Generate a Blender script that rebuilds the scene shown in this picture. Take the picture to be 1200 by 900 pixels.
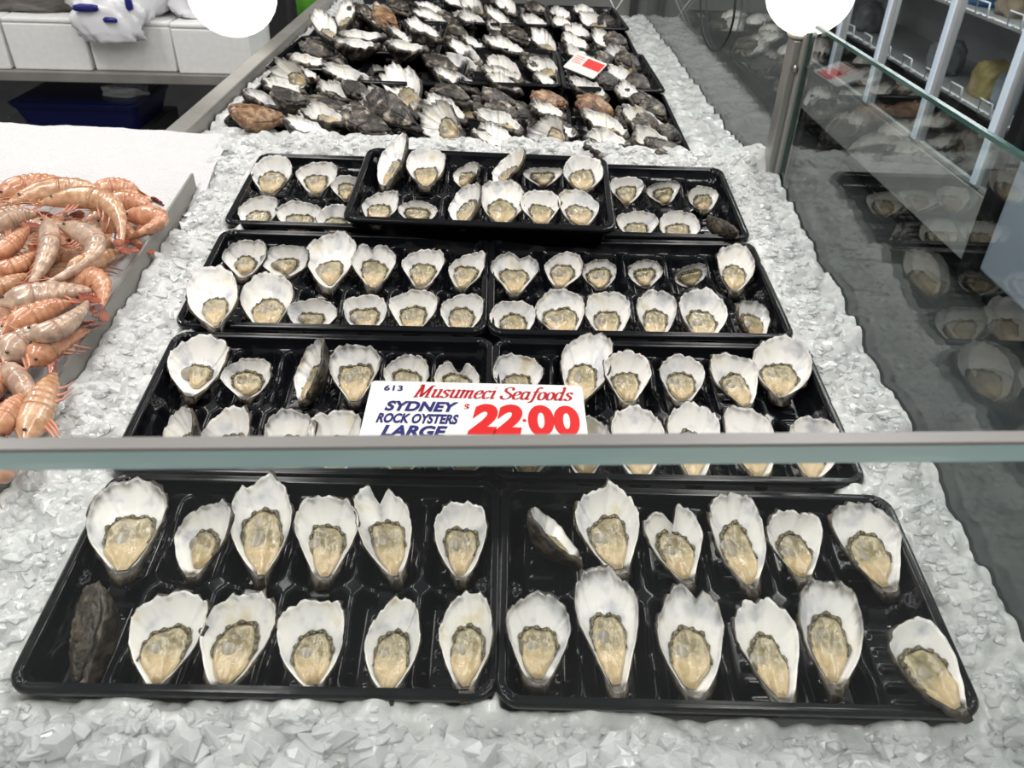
import bpy, math, random
import numpy as np
from mathutils import Matrix, Vector

for o in list(bpy.data.objects):
    bpy.data.objects.remove(o)
scene = bpy.context.scene
COL = scene.collection
random.seed(7)
rng = np.random.default_rng(7)

# ------------------------------------------------------------------ camera
# The tilted oyster bench has its own frame (tray rims at z = 0, x across, y away); it rises away from the customer by TILT.
TILT = math.radians(6.7)
ZOFF = 0.82
F_PX = 960.0
CAM_B = np.array([0.00275, 0.0, 0.54028])          # camera in the bench frame
PITCH, YAW, ROLL = 0.70852, 0.02400, 0.04150
ct, st = math.cos(TILT), math.sin(TILT)
RX = np.array([[1, 0, 0], [0, ct, -st], [0, st, ct]])


def b2w(p):
    """bench frame -> world"""
    return np.asarray(p, float) @ RX.T + np.array([0, 0, ZOFF])


def w2b(p):
    return (np.asarray(p, float) - np.array([0, 0, ZOFF])) @ RX


BENCH = Matrix.Translation((0, 0, ZOFF)) @ Matrix.Rotation(TILT, 4, 'X')
_F = np.array([math.sin(YAW) * math.cos(PITCH), math.cos(YAW) * math.cos(PITCH), -math.sin(PITCH)])
_R = np.array([math.cos(YAW), -math.sin(YAW), 0.0])
_U = np.cross(_R, _F)
_R2 = _R * math.cos(ROLL) + _U * math.sin(ROLL)
_U2 = -_R * math.sin(ROLL) + _U * math.cos(ROLL)
CAM = b2w(CAM_B)
FW, RW, UW = RX @ _F, RX @ _R2, RX @ _U2

cam_data = bpy.data.cameras.new('camera')
cam = bpy.data.objects.new('camera', cam_data)
COL.objects.link(cam)
cam_data.sensor_width = 36.0
cam_data.lens = F_PX / 1200.0 * 36.0
cam_data.clip_start = 0.01
cam_data.dof.use_dof = True
cam_data.dof.focus_distance = 0.85
cam_data.dof.aperture_fstop = 14.0
m = Matrix.Identity(4)
for i in range(3):
    m[i][0], m[i][1], m[i][2], m[i][3] = RW[i], UW[i], -FW[i], CAM[i]
cam.matrix_world = m
scene.camera = cam


def ray(px, py):
    return FW + RW * (px - 600.0) / F_PX - UW * (py - 450.0) / F_PX


def onz(px, py, z):
    """the point of the world plane at height z that lies under a measured photo position"""
    d = ray(px, py)
    return CAM + d * ((z - CAM[2]) / d[2])


def onx(px, py, x):
    d = ray(px, py)
    return CAM + d * ((x - CAM[0]) / d[0])


def ony(px, py, y):
    d = ray(px, py)
    return CAM + d * ((y - CAM[1]) / d[1])


def onb(px, py, zb):
    """the same on a plane of the tilted bench, in bench coordinates"""
    d = ray(px, py) @ RX
    return CAM_B + d * ((zb - CAM_B[2]) / d[2])


def depth(pw):
    return float((np.asarray(pw) - CAM) @ FW)


# ------------------------------------------------------------------ world, lights, exposure
world = bpy.data.worlds.new('world')
scene.world = world
world.use_nodes = True
bg = world.node_tree.nodes['Background']
bg.inputs[0].default_value = (1.0, 0.99, 0.97, 1)
bg.inputs[1].default_value = 0.34

LIGHTS = [(-0.75, -0.65, 17), (0.75, -0.65, 17), (-0.75, 0.45, 11), (0.75, 0.45, 8), (-0.75, 1.7, 7), (0.75, 1.7, 6), (-1.9, 1.9, 26), (1.15, 1.9, 16), (1.15, 3.2, 14)]  # unseen overhead lamps; some added to brighten front trays, white boxes and fridge front
for (x, y, w) in LIGHTS:
    ld = bpy.data.lights.new('ceiling_or_fill_light', 'AREA')
    ld.shape = 'RECTANGLE'
    ld.size, ld.size_y = 0.22, 1.0
    ld.energy = w
    ld.color = (1.0, 0.975, 0.94)
    lo = bpy.data.objects.new('ceiling_or_fill_light', ld)
    lo.location = (x, y, 2.75)
    COL.objects.link(lo)

scene.view_settings.view_transform = 'Standard'
scene.view_settings.look = 'None'
scene.view_settings.exposure = 0.07
scene.view_settings.gamma = 1.0
scene.view_settings.use_curve_mapping = False
scene.cycles.use_denoising = True
scene.cycles.max_bounces = 10
scene.cycles.transparent_max_bounces = 12


# ------------------------------------------------------------------ material helpers
def srgb(r, g, b):
    f = lambda c: (c / 255 / 12.92) if c / 255 <= 0.04045 else ((c / 255 + 0.055) / 1.055) ** 2.4
    return (f(r), f(g), f(b), 1)


def mat(name, col, rough=0.5, metal=0.0, var=None, var_scale=20.0, bump=0.0, bump_scale=60.0, spec=0.5,
        sss=0.0, trans=0.0, coat=0.0, ior=1.45, emit=None, estr=0.0, rough_var=0.0):
    m = bpy.data.materials.new(name)
    m.use_nodes = True
    nt = m.node_tree
    p = nt.nodes['Principled BSDF']
    p.inputs['Base Color'].default_value = col
    p.inputs['Roughness'].default_value = rough
    p.inputs['Metallic'].default_value = metal
    p.inputs['Specular IOR Level'].default_value = spec
    p.inputs['IOR'].default_value = ior
    p.inputs['Transmission Weight'].default_value = trans
    p.inputs['Coat Weight'].default_value = coat
    p.inputs['Coat Roughness'].default_value = 0.08
    if sss:
        p.inputs['Subsurface Weight'].default_value = sss
        p.inputs['Subsurface Scale'].default_value = 0.006
        p.inputs['Subsurface Radius'].default_value = (1.0, 0.9, 0.85)
    if emit:
        p.inputs['Emission Color'].default_value = emit
        p.inputs['Emission Strength'].default_value = estr
    tc = nt.nodes.new('ShaderNodeTexCoord')
    if var is not None or rough_var:
        n = nt.nodes.new('ShaderNodeTexNoise')
        n.inputs['Scale'].default_value = var_scale
        n.inputs['Detail'].default_value = 6
        nt.links.new(tc.outputs['Object'], n.inputs['Vector'])
        if var is not None:
            r = nt.nodes.new('ShaderNodeValToRGB')
            r.color_ramp.elements[0].position, r.color_ramp.elements[1].position = 0.35, 0.65
            r.color_ramp.elements[0].color, r.color_ramp.elements[1].color = col, var
            nt.links.new(n.outputs['Fac'], r.inputs['Fac'])
            nt.links.new(r.outputs['Color'], p.inputs['Base Color'])
        if rough_var:
            mr = nt.nodes.new('ShaderNodeMapRange')
            mr.inputs['From Min'].default_value, mr.inputs['From Max'].default_value = 0.35, 0.65
            mr.inputs['To Min'].default_value, mr.inputs['To Max'].default_value = rough, rough + rough_var
            nt.links.new(n.outputs['Fac'], mr.inputs['Value'])
            nt.links.new(mr.outputs['Result'], p.inputs['Roughness'])
    if bump:
        n2 = nt.nodes.new('ShaderNodeTexNoise')
        n2.inputs['Scale'].default_value = bump_scale
        n2.inputs['Detail'].default_value = 5
        nt.links.new(tc.outputs['Object'], n2.inputs['Vector'])
        b = nt.nodes.new('ShaderNodeBump')
        b.inputs['Strength'].default_value = bump
        b.inputs['Distance'].default_value = 0.004
        nt.links.new(n2.outputs['Fac'], b.inputs['Height'])
        nt.links.new(b.outputs['Normal'], p.inputs['Normal'])
    return m


def ramp(nt, stops):
    r = nt.nodes.new('ShaderNodeValToRGB')
    e = r.color_ramp.elements
    while len(e) < len(stops):
        e.new(0.5)
    for el, (pos, c) in zip(e, stops):
        el.position = pos
        el.color = c
    return r


def glass_mat(name, tint, r0=0.06, rough=0.0, dirt=0.0):
    """pane glass: straight transmission, Schlick mirror reflection"""
    m = bpy.data.materials.new(name)
    m.use_nodes = True
    nt = m.node_tree
    nt.nodes.clear()
    out = nt.nodes.new('ShaderNodeOutputMaterial')
    tr = nt.nodes.new('ShaderNodeBsdfTransparent')
    tr.inputs[0].default_value = tint
    gl = nt.nodes.new('ShaderNodeBsdfGlossy')
    gl.inputs['Roughness'].default_value = rough
    lw = nt.nodes.new('ShaderNodeLayerWeight')
    lw.inputs['Blend'].default_value = 0.5
    pw = nt.nodes.new('ShaderNodeMath')
    pw.operation = 'POWER'
    pw.inputs[1].default_value = 5
    nt.links.new(lw.outputs['Facing'], pw.inputs[0])
    ma = nt.nodes.new('ShaderNodeMath')
    ma.operation = 'MULTIPLY_ADD'
    ma.inputs[1].default_value = 1 - r0
    ma.inputs[2].default_value = r0
    nt.links.new(pw.outputs[0], ma.inputs[0])
    mx = nt.nodes.new('ShaderNodeMixShader')
    nt.links.new(ma.outputs[0], mx.inputs[0])
    nt.links.new(tr.outputs[0], mx.inputs[1])
    nt.links.new(gl.outputs[0], mx.inputs[2])
    last = mx
    if dirt:
        df = nt.nodes.new('ShaderNodeBsdfDiffuse')
        df.inputs[0].default_value = (0.75, 0.77, 0.77, 1)
        tc = nt.nodes.new('ShaderNodeTexCoord')
        n = nt.nodes.new('ShaderNodeTexNoise')
        n.inputs['Scale'].default_value = 14
        n.inputs['Detail'].default_value = 8
        nt.links.new(tc.outputs['Object'], n.inputs['Vector'])
        mr = nt.nodes.new('ShaderNodeMapRange')
        mr.inputs['From Min'].default_value, mr.inputs['From Max'].default_value = 0.3, 0.75
        mr.inputs['To Min'].default_value, mr.inputs['To Max'].default_value = dirt * 0.4, dirt
        nt.links.new(n.outputs['Fac'], mr.inputs['Value'])
        m2 = nt.nodes.new('ShaderNodeMixShader')
        nt.links.new(mr.outputs['Result'], m2.inputs[0])
        nt.links.new(mx.outputs[0], m2.inputs[1])
        nt.links.new(df.outputs[0], m2.inputs[2])
        last = m2
    nt.links.new(last.outputs[0], out.inputs['Surface'])
    return m


def nacre_mat():
    m = bpy.data.materials.new('shell_inside')
    m.use_nodes = True
    nt = m.node_tree
    p = nt.nodes['Principled BSDF']
    p.inputs['Roughness'].default_value = 0.32
    p.inputs['Coat Weight'].default_value = 0.35
    p.inputs['Coat Roughness'].default_value = 0.12
    tc = nt.nodes.new('ShaderNodeTexCoord')
    oi = nt.nodes.new('ShaderNodeObjectInfo')
    ad = nt.nodes.new('ShaderNodeVectorMath')
    ad.operation = 'ADD'
    sc = nt.nodes.new('ShaderNodeVectorMath')
    sc.operation = 'SCALE'
    sc.inputs[0].default_value = (7.1, 3.3, 5.7)
    nt.links.new(oi.outputs['Random'], sc.inputs['Scale'])
    nt.links.new(tc.outputs['Object'], ad.inputs[0])
    nt.links.new(sc.outputs[0], ad.inputs[1])
    n = nt.nodes.new('ShaderNodeTexNoise')
    n.inputs['Scale'].default_value = 42
    n.inputs['Detail'].default_value = 5
    nt.links.new(ad.outputs[0], n.inputs['Vector'])
    r = ramp(nt, [(0.30, srgb(196, 198, 202)), (0.46, srgb(243, 241, 237)), (0.62, srgb(246, 243, 235)), (0.76, srgb(226, 212, 176))])
    nt.links.new(n.outputs['Fac'], r.inputs['Fac'])
    at = nt.nodes.new('ShaderNodeAttribute')
    at.attribute_name = 'dark'
    n2 = nt.nodes.new('ShaderNodeTexNoise')
    n2.inputs['Scale'].default_value = 160
    n2.inputs['Detail'].default_value = 4
    nt.links.new(ad.outputs[0], n2.inputs['Vector'])
    r2 = ramp(nt, [(0.35, srgb(40, 40, 43)), (0.55, srgb(84, 80, 74)), (0.72, srgb(150, 142, 128))])
    nt.links.new(n2.outputs['Fac'], r2.inputs['Fac'])
    mx = nt.nodes.new('ShaderNodeMix')
    mx.data_type = 'RGBA'
    nt.links.new(at.outputs['Fac'], mx.inputs['Factor'])
    nt.links.new(r.outputs['Color'], mx.inputs['A'])
    nt.links.new(r2.outputs['Color'], mx.inputs['B'])
    nt.links.new(mx.outputs['Result'], p.inputs['Base Color'])
    b = nt.nodes.new('ShaderNodeBump')
    b.inputs['Strength'].default_value = 0.22
    b.inputs['Distance'].default_value = 0.003
    nt.links.new(n.outputs['Fac'], b.inputs['Height'])
    nt.links.new(b.outputs['Normal'], p.inputs['Normal'])
    return m


def crust_mat(name, stops, scale=90):
    m = bpy.data.materials.new(name)
    m.use_nodes = True
    nt = m.node_tree
    p = nt.nodes['Principled BSDF']
    p.inputs['Roughness'].default_value = 0.42
    tc = nt.nodes.new('ShaderNodeTexCoord')
    oi = nt.nodes.new('ShaderNodeObjectInfo')
    n = nt.nodes.new('ShaderNodeTexNoise')
    n.noise_dimensions = '4D'
    n.inputs['Scale'].default_value = scale
    n.inputs['Detail'].default_value = 7
    n.inputs['Distortion'].default_value = 0.8
    mu = nt.nodes.new('ShaderNodeMath')
    mu.operation = 'MULTIPLY'
    mu.inputs[1].default_value = 20
    nt.links.new(oi.outputs['Random'], mu.inputs[0])
    nt.links.new(mu.outputs[0], n.inputs['W'])
    nt.links.new(tc.outputs['Object'], n.inputs['Vector'])
    r = ramp(nt, stops)
    nt.links.new(n.outputs['Fac'], r.inputs['Fac'])
    nt.links.new(r.outputs['Color'], p.inputs['Base Color'])
    b = nt.nodes.new('ShaderNodeBump')
    b.inputs['Strength'].default_value = 0.8
    b.inputs['Distance'].default_value = 0.004
    nt.links.new(n.outputs['Fac'], b.inputs['Height'])
    nt.links.new(b.outputs['Normal'], p.inputs['Normal'])
    return m


def flesh_mat():
    m = bpy.data.materials.new('oyster_flesh')
    m.use_nodes = True
    nt = m.node_tree
    p = nt.nodes['Principled BSDF']
    p.inputs['Roughness'].default_value = 0.34
    p.inputs['Coat Weight'].default_value = 0.85
    p.inputs['Coat Roughness'].default_value = 0.045
    p.inputs['Subsurface Weight'].default_value = 0.15
    p.inputs['Subsurface Scale'].default_value = 0.004
    at = nt.nodes.new('ShaderNodeAttribute')
    at.attribute_name = 'belly'
    tc = nt.nodes.new('ShaderNodeTexCoord')
    n = nt.nodes.new('ShaderNodeTexNoise')
    n.inputs['Scale'].default_value = 140
    n.inputs['Detail'].default_value = 5
    nt.links.new(tc.outputs['Object'], n.inputs['Vector'])
    r1 = ramp(nt, [(0.3, srgb(178, 156, 116)), (0.7, srgb(200, 178, 138))])
    r2 = ramp(nt, [(0.3, srgb(104, 96, 70)), (0.5, srgb(146, 134, 100)), (0.7, srgb(178, 166, 132))])
    nt.links.new(n.outputs['Fac'], r1.inputs['Fac'])
    nt.links.new(n.outputs['Fac'], r2.inputs['Fac'])
    mx = nt.nodes.new('ShaderNodeMix')
    mx.data_type = 'RGBA'
    nt.links.new(at.outputs['Fac'], mx.inputs['Factor'])
    nt.links.new(r2.outputs['Color'], mx.inputs['A'])
    nt.links.new(r1.outputs['Color'], mx.inputs['B'])
    nt.links.new(mx.outputs['Result'], p.inputs['Base Color'])
    b = nt.nodes.new('ShaderNodeBump')
    b.inputs['Strength'].default_value = 0.55
    b.inputs['Distance'].default_value = 0.003
    nt.links.new(n.outputs['Fac'], b.inputs['Height'])
    nt.links.new(b.outputs['Normal'], p.inputs['Normal'])
    nt.links.new(b.outputs['Normal'], p.inputs['Coat Normal'])
    return m


M_TRAY = mat('black_plastic', (0.005, 0.0055, 0.007, 1), 0.08, spec=0.32, rough_var=0.12, var_scale=35)
M_NACRE = nacre_mat()
M_CRUST = crust_mat('shell_outside', [(0.3, srgb(24, 22, 20)), (0.5, srgb(56, 50, 42)), (0.66, srgb(96, 86, 70)), (0.8, srgb(150, 138, 116))])
M_CRUST2 = crust_mat('shell_outside_brown', [(0.3, srgb(58, 40, 30)), (0.48, srgb(124, 88, 62)), (0.62, srgb(170, 140, 104)), (0.78, srgb(216, 196, 166))], 60)
M_CRUST3 = crust_mat('shell_outside_far', [(0.34, srgb(20, 19, 18)), (0.5, srgb(52, 47, 42)), (0.6, srgb(104, 96, 84)), (0.72, srgb(196, 188, 172))], 48)
M_FLESH = flesh_mat()
M_FRINGE = mat('mantle_dark', srgb(44, 42, 30), 0.22, coat=0.6, var=srgb(104, 94, 64), var_scale=220)
M_MUSCLE = mat('muscle_grey', srgb(128, 120, 106), 0.3, coat=0.2, var=srgb(160, 152, 136), var_scale=110)
M_ICE = mat('ice', srgb(188, 189, 188), 0.22, sss=0.35, spec=0.6, coat=0.5, var=srgb(210, 211, 209), var_scale=30, bump=0.35, bump_scale=180, ior=1.31)
M_SHARD_O = mat('ice_chip', srgb(208, 209, 208), 0.14, sss=0.4, coat=0.5, ior=1.31, bump=0.3, bump_scale=140)
M_SHARD = mat('ice_shard', srgb(240, 242, 242), 0.10, trans=0.55, sss=0.0, coat=0.3, ior=1.31, bump=0.25, bump_scale=120)
M_SNOW = mat('fine_ice', srgb(206, 206, 207), 0.6, sss=0.3, bump=0.5, bump_scale=260)
M_STEEL = mat('brushed_steel', srgb(176, 176, 172), 0.34, metal=1.0, rough_var=0.15, var_scale=12)
M_STEEL_D = mat('painted_steel', srgb(150, 148, 142), 0.45, metal=0.25, var=srgb(134, 132, 127), var_scale=9)
M_GLASS = glass_mat('pane_glass', (0.86, 0.90, 0.89, 1), 0.075, 0.012)
M_GLASS_F = glass_mat('front_glass', (0.985, 0.995, 0.99, 1), 0.03, 0.0, dirt=0.013)
M_EDGE = mat('glass_edge_green', srgb(150, 182, 179), 0.22, var=srgb(176, 196, 193), var_scale=5, trans=0.15)
M_EDGE_T = mat('glass_edge_ground', srgb(120, 118, 116), 0.35, spec=0.4)
M_EDGE_D = mat('glass_edge_dark', srgb(46, 92, 84), 0.12, trans=0.3)


# ------------------------------------------------------------------ object helpers
def link(o, parent=None):
    COL.objects.link(o)
    if parent is not None:
        o.parent = parent
    return o


def tag(o, label=None, cat=None, group=None, kind=None):
    if label:
        o['label'] = label
    if cat:
        o['category'] = cat
    if group:
        o['group'] = group
    if kind:
        o['kind'] = kind
    return o


def mesh_obj(name, verts, faces, mats, parent=None, smooth=True, fmat=None, attrs=None):
    me = bpy.data.meshes.new(name)
    me.from_pydata([tuple(map(float, v)) for v in verts], [], [tuple(int(i) for i in f) for f in faces])
    mats = mats if isinstance(mats, (list, tuple)) else [mats]
    for mm in mats:
        me.materials.append(mm)
    if fmat is not None:
        me.polygons.foreach_set('material_index', np.asarray(fmat, np.int32))
    if smooth:
        me.polygons.foreach_set('use_smooth', np.ones(len(me.polygons), bool))
    if attrs:
        for k, a in attrs.items():
            at = me.attributes.new(k, 'FLOAT', 'POINT')
            at.data.foreach_set('value', np.asarray(a, np.float32))
    me.update()
    return link(bpy.data.objects.new(name, me), parent)


def empty(name, loc=(0, 0, 0), mw=None):
    o = bpy.data.objects.new(name, None)
    o.empty_display_size = 0.05
    COL.objects.link(o)
    if mw is not None:
        o.matrix_world = mw
    else:
        o.location = loc
    return o


BOXF = [(0, 3, 2, 1), (4, 5, 6, 7), (0, 1, 5, 4), (1, 2, 6, 5), (2, 3, 7, 6), (3, 0, 4, 7)]


def box_v(x0, x1, y0, y1, z0, z1):
    return [(x0, y0, z0), (x1, y0, z0), (x1, y1, z0), (x0, y1, z0), (x0, y0, z1), (x1, y0, z1), (x1, y1, z1), (x0, y1, z1)]


def box(name, ext, material, parent=None, bevel=0.0):
    o = mesh_obj(name, box_v(*ext), BOXF, material, parent, smooth=False)
    if bevel:
        b = o.modifiers.new('bevel', 'BEVEL')
        b.width = bevel
        b.segments = 2
    return o


def tube_geo(pts, rad, n=8, caps=True):
    pts = np.asarray(pts, float)
    rad = np.full(len(pts), rad) if np.isscalar(rad) else np.asarray(rad, float)
    V, Fc = [], []
    up = np.array([0, 0, 1.0])
    prev = None
    for i, p in enumerate(pts):
        t = pts[min(i + 1, len(pts) - 1)] - pts[max(i - 1, 0)]
        t = t / (np.linalg.norm(t) + 1e-12)
        if prev is None:
            a = np.cross(t, up)
            if np.linalg.norm(a) < 1e-3:
                a = np.cross(t, np.array([1.0, 0, 0]))
        else:
            a = prev - t * (prev @ t)
        a /= np.linalg.norm(a)
        prev = a
        b = np.cross(t, a)
        for k in range(n):
            th = 2 * math.pi * k / n
            V.append(p + rad[i] * (a * math.cos(th) + b * math.sin(th)))
    for i in range(len(pts) - 1):
        for k in range(n):
            k2 = (k + 1) % n
            Fc.append((i * n + k, i * n + k2, (i + 1) * n + k2, (i + 1) * n + k))
    if caps:
        Fc.append(tuple(range(n))[::-1])
        Fc.append(tuple(range((len(pts) - 1) * n, len(pts) * n)))
    return V, Fc


def tube(name, pts, rad, material, parent=None, n=8):
    V, Fc = tube_geo(pts, rad, n)
    return mesh_obj(name, V, Fc, material, parent)


def bez(a, b, c, n):
    a, b, c = map(lambda q: np.asarray(q, float), (a, b, c))
    t = np.linspace(0, 1, n)[:, None]
    ctrl = 2 * b - 0.5 * (a + c)
    return (1 - t) ** 2 * a + 2 * t * (1 - t) * ctrl + t ** 2 * c


def grid_faces(nx, ny, wrap=False):
    i = np.arange(ny - 1)[:, None] * nx
    k = np.arange(nx if wrap else nx - 1)[None, :]
    k2 = (k + 1) % nx
    a, b, c, d = i + k, i + k2, i + nx + k2, i + nx + k
    return np.stack([a, b, c, d], -1).reshape(-1, 4)


def sstep(a, b, x):
    t = np.clip((x - a) / (b - a), 0, 1)
    return t * t * (3 - 2 * t)


def hash2(ix, iy, s):
    h = (ix.astype(np.int64) * 374761393 + iy.astype(np.int64) * 668265263 + s * 1442695041) & 0xffffffff
    h = ((h ^ (h >> 13)) * 1274126177) & 0xffffffff
    h = h ^ (h >> 16)
    return (h & 0xffff) / 65535.0


def vnoise(x, y, s=0):
    ix, iy = np.floor(x), np.floor(y)
    fx, fy = x - ix, y - iy
    fx, fy = fx * fx * (3 - 2 * fx), fy * fy * (3 - 2 * fy)
    h = lambda a, b: hash2(ix + a, iy + b, s)
    return (h(0, 0) * (1 - fx) + h(1, 0) * fx) * (1 - fy) + (h(0, 1) * (1 - fx) + h(1, 1) * fx) * fy


def plates(x, y, cell, slope, drop, s):
    """broken-ice relief: the upper envelope of many small tilted plates"""
    gx, gy = x / cell, y / cell
    ix, iy = np.floor(gx), np.floor(gy)
    best = np.full(x.shape, -9.0)
    for a in (-1, 0, 1):
        for b in (-1, 0, 1):
            jx, jy = ix + a, iy + b
            cx, cy = jx + hash2(jx, jy, s), jy + hash2(jx, jy, s + 1)
            hh = hash2(jx, jy, s + 2)
            sx, sy = hash2(jx, jy, s + 3) - 0.5, hash2(jx, jy, s + 4) - 0.5
            dx, dy = gx - cx, gy - cy
            d2 = dx * dx + dy * dy
            best = np.maximum(best, hh * 0.7 + slope * (sx * dx + sy * dy) - drop * d2)
    return best


# ------------------------------------------------------------------ room shell
FAR_Z = CAM[2] - 0.42           # rim height of the far, level trays
M_FLOOR = mat('dark_floor', srgb(58, 60, 60), 0.35, var=srgb(72, 73, 72), var_scale=6)
M_WALL = mat('grey_wall', srgb(112, 113, 112), 0.6, var=srgb(122, 122, 120), var_scale=4)
M_DARKW = mat('dark_wall', srgb(44, 44, 46), 0.6, var=srgb(58, 57, 58), var_scale=5)
fl = box('floor', (-4.5, 3.6, -1.2, 6.2, -0.05, 0.0), M_FLOOR)
tag(fl, kind='structure')
wl = box('wall_back', (-4.5, 3.6, 6.2, 6.3, 0.0, 3.0), M_DARKW)
tag(wl, kind='structure')

# ------------------------------------------------------------------ tray
TW, TD = 0.342, 0.2045


def rr_loop(hw, hd, r, z, n=6):
    P = []
    for (cx, cy, a0) in ((hw - r, hd - r, 0), (-hw + r, hd - r, 90), (-hw + r, -hd + r, 180), (hw - r, -hd + r, 270)):
        for k in range(n + 1):
            a = math.radians(a0 + 90 * k / n)
            P.append((cx + r * math.cos(a), cy + r * math.sin(a), z))
    return P


def make_tray_mesh():
    nx, ny = 190, 116
    hw, hd, R = TW / 2, TD / 2, 0.018
    xs, ys = np.linspace(-hw, hw, nx), np.linspace(-hd, hd, ny)
    X, Y = np.meshgrid(xs, ys)
    qx, qy = np.abs(X) - (hw - R), np.abs(Y) - (hd - R)
    cor = (qx > 0) & (qy > 0)
    ln = np.sqrt(np.maximum(qx, 1e-9) ** 2 + np.maximum(qy, 1e-9) ** 2)
    k = np.where(cor & (ln > R), R / ln, 1.0)
    X = np.where(cor, np.sign(X) * (hw - R + qx * k), X)
    Y = np.where(cor, np.sign(Y) * (hd - R + qy * k), Y)
    qx, qy = np.abs(X) - (hw - R), np.abs(Y) - (hd - R)
    d = R - (np.sqrt(np.maximum(qx, 0) ** 2 + np.maximum(qy, 0) ** 2) + np.minimum(np.maximum(qx, qy), 0))
    # rim: flange, groove, inner bead
    z = -0.0025 * (sstep(0.0022, 0.0030, d) - sstep(0.0042, 0.0050, d)) - 0.0015 * (1 - sstep(0, 0.0012, d))
    # pockets, six by two
    mx, my = 0.0085, 0.0085
    cw, ch = (TW - 2 * mx) / 6, (TD - 2 * my) / 2
    u = (X + hw - mx) / cw
    v = (Y + hd - my) / ch
    fu, fv = u - np.floor(np.clip(u, 0, 5.999)), v - np.floor(np.clip(v, 0, 1.999))
    du, dv = np.minimum(fu, 1 - fu) * cw, np.minimum(fv, 1 - fv) * ch
    r = 0.012
    ax, ay = np.maximum(r - du, 0), np.maximum(r - dv, 0)
    dc = np.minimum(np.minimum(du, dv), r - np.sqrt(ax * ax + ay * ay))
    pocket = sstep(0.0008, 0.0125, dc)
    inn = sstep(0.0058, 0.0095, d)
    edgeu = (u < 0.5) & (fu < 0.5) | (u > 5.5) & (fu > 0.5)
    edgev = (v < 0.5) | (v > 1.5)
    # walls between pockets are lower than the rim, with a notch in the middle of each
    wall = -0.0165 - 0.006 * np.exp(-((fv - 0.5) / 0.16) ** 2) * (dv > 0.01)
    wall = np.where((v > 0.78) & (v < 1.22), wall - 0.005 * sstep(0.006, 0.016, du), wall)
    wall = np.where((np.abs(fu - 0.5) < 0.16) & (dv < 0.010) & (v > 0.7) & (v < 1.3), wall - 0.004, wall)
    floor_z = -0.034 + 0.0016 * np.cos(fv * 40) * (np.abs(fu - 0.5) < 0.18)
    zin = wall * (1 - pocket) + floor_z * pocket
    # end lugs
    for s in (-1, 1):
        rr = np.sqrt((X - s * (hw - 0.010)) ** 2 + Y ** 2)
        lug = 1 - sstep(0.008, 0.0130, rr)
        zin = np.maximum(zin, -0.034 + lug * 0.022 - 0.0012 * (rr < 0.007) * (np.cos(rr * 2600) > 0))
    z = z * (1 - inn) + inn * zin
    V = list(np.stack([X, Y, z], -1).reshape(-1, 3))
    Fc = [tuple(f) for f in grid_faces(nx, ny)]
    # outside: turned-down lip, tapering body, closed underside
    loops = [rr_loop(hw, hd, R, -0.0015), rr_loop(hw + 0.0012, hd + 0.0012, R, -0.003), rr_loop(hw + 0.0012, hd + 0.0012, R, -0.007),
             rr_loop(hw - 0.006, hd - 0.006, R * 0.8, -0.007), rr_loop(hw - 0.013, hd - 0.013, R * 0.7, -0.037)]
    b0 = len(V)
    n = len(loops[0])
    for L in loops:
        V += L
    for i in range(len(loops) - 1):
        for q in range(n):
            q2 = (q + 1) % n
            Fc.append((b0 + i * n + q, b0 + (i + 1) * n + q, b0 + (i + 1) * n + q2, b0 + i * n + q2))
    Fc.append(tuple(range(b0 + 4 * n, b0 + 5 * n))[::-1])
    o = mesh_obj('oyster_tray', V, Fc, M_TRAY)
    return o


TRAY0 = make_tray_mesh()
TRAY_ME = TRAY0.data
bpy.data.objects.remove(TRAY0)


def place_tray(mw, label, group):
    o = bpy.data.objects.new('oyster_tray', TRAY_ME)
    COL.objects.link(o)
    o.matrix_world = mw
    tag(o, label, 'tray', group)
    return o


# bench x, y, turn in degrees, z
FRONT = {'A1': (-0.1630, 0.3942, 0.15, 0.0015), 'A2': (0.1800, 0.3880, -0.45, 0.004), 'B1': (-0.1725, 0.6045, 0.72, 0.000),
         'B2': (0.1700, 0.6070, 0.36, 0.000), 'C1': (-0.1825, 0.8240, 0.50, -0.003), 'C2': (0.1610, 0.8250, 0.90, -0.002),
         'D1': (-0.1855, 1.0390, -0.1, 0.000), 'D2': (-0.0225, 1.0090, -1.40, 0.026), 'D3': (0.1590, 1.0400, 0.0, -0.001)}
TNAME = {'A1': 'frontmost left tray', 'A2': 'frontmost right tray', 'B1': 'second-row left tray', 'B2': 'second-row right tray',
         'C1': 'third-row left tray', 'C2': 'third-row right tray', 'D1': 'fourth-row left tray', 'D2': 'raised fourth-row tray',
         'D3': 'fourth-row right tray'}
TLABEL = {'A1': 'black plastic oyster tray nearest the camera on the left', 'A2': 'black plastic oyster tray nearest the camera on the right',
          'B1': 'black oyster tray left of centre, half behind the glass edge under the price sign',
          'B2': 'black oyster tray right of centre, half behind the glass edge beside the price sign',
          'C1': 'black oyster tray, left one of the third row from the front', 'C2': 'black oyster tray, right one of the third row from the front',
          'D1': 'black oyster tray at the back left, partly under the raised tray', 'D2': 'black oyster tray lying raised across two others in the fourth row',
          'D3': 'black oyster tray at the back right, partly under the raised tray'}
TRAY_M = {}
for k, (x, y, a, z) in FRONT.items():
    mw = BENCH @ Matrix.Translation((x, y, z)) @ Matrix.Rotation(math.radians(a), 4, 'Z')
    TRAY_M[k] = mw
    place_tray(mw, TLABEL[k], 'trays of rock oysters')

# ------------------------------------------------------------------ oysters
NT, NR, NF = 72, 15, 11
TT = np.linspace(0, 2 * math.pi, NT, endpoint=False)
RINGF = grid_faces(NT, NR, wrap=True)


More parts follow.
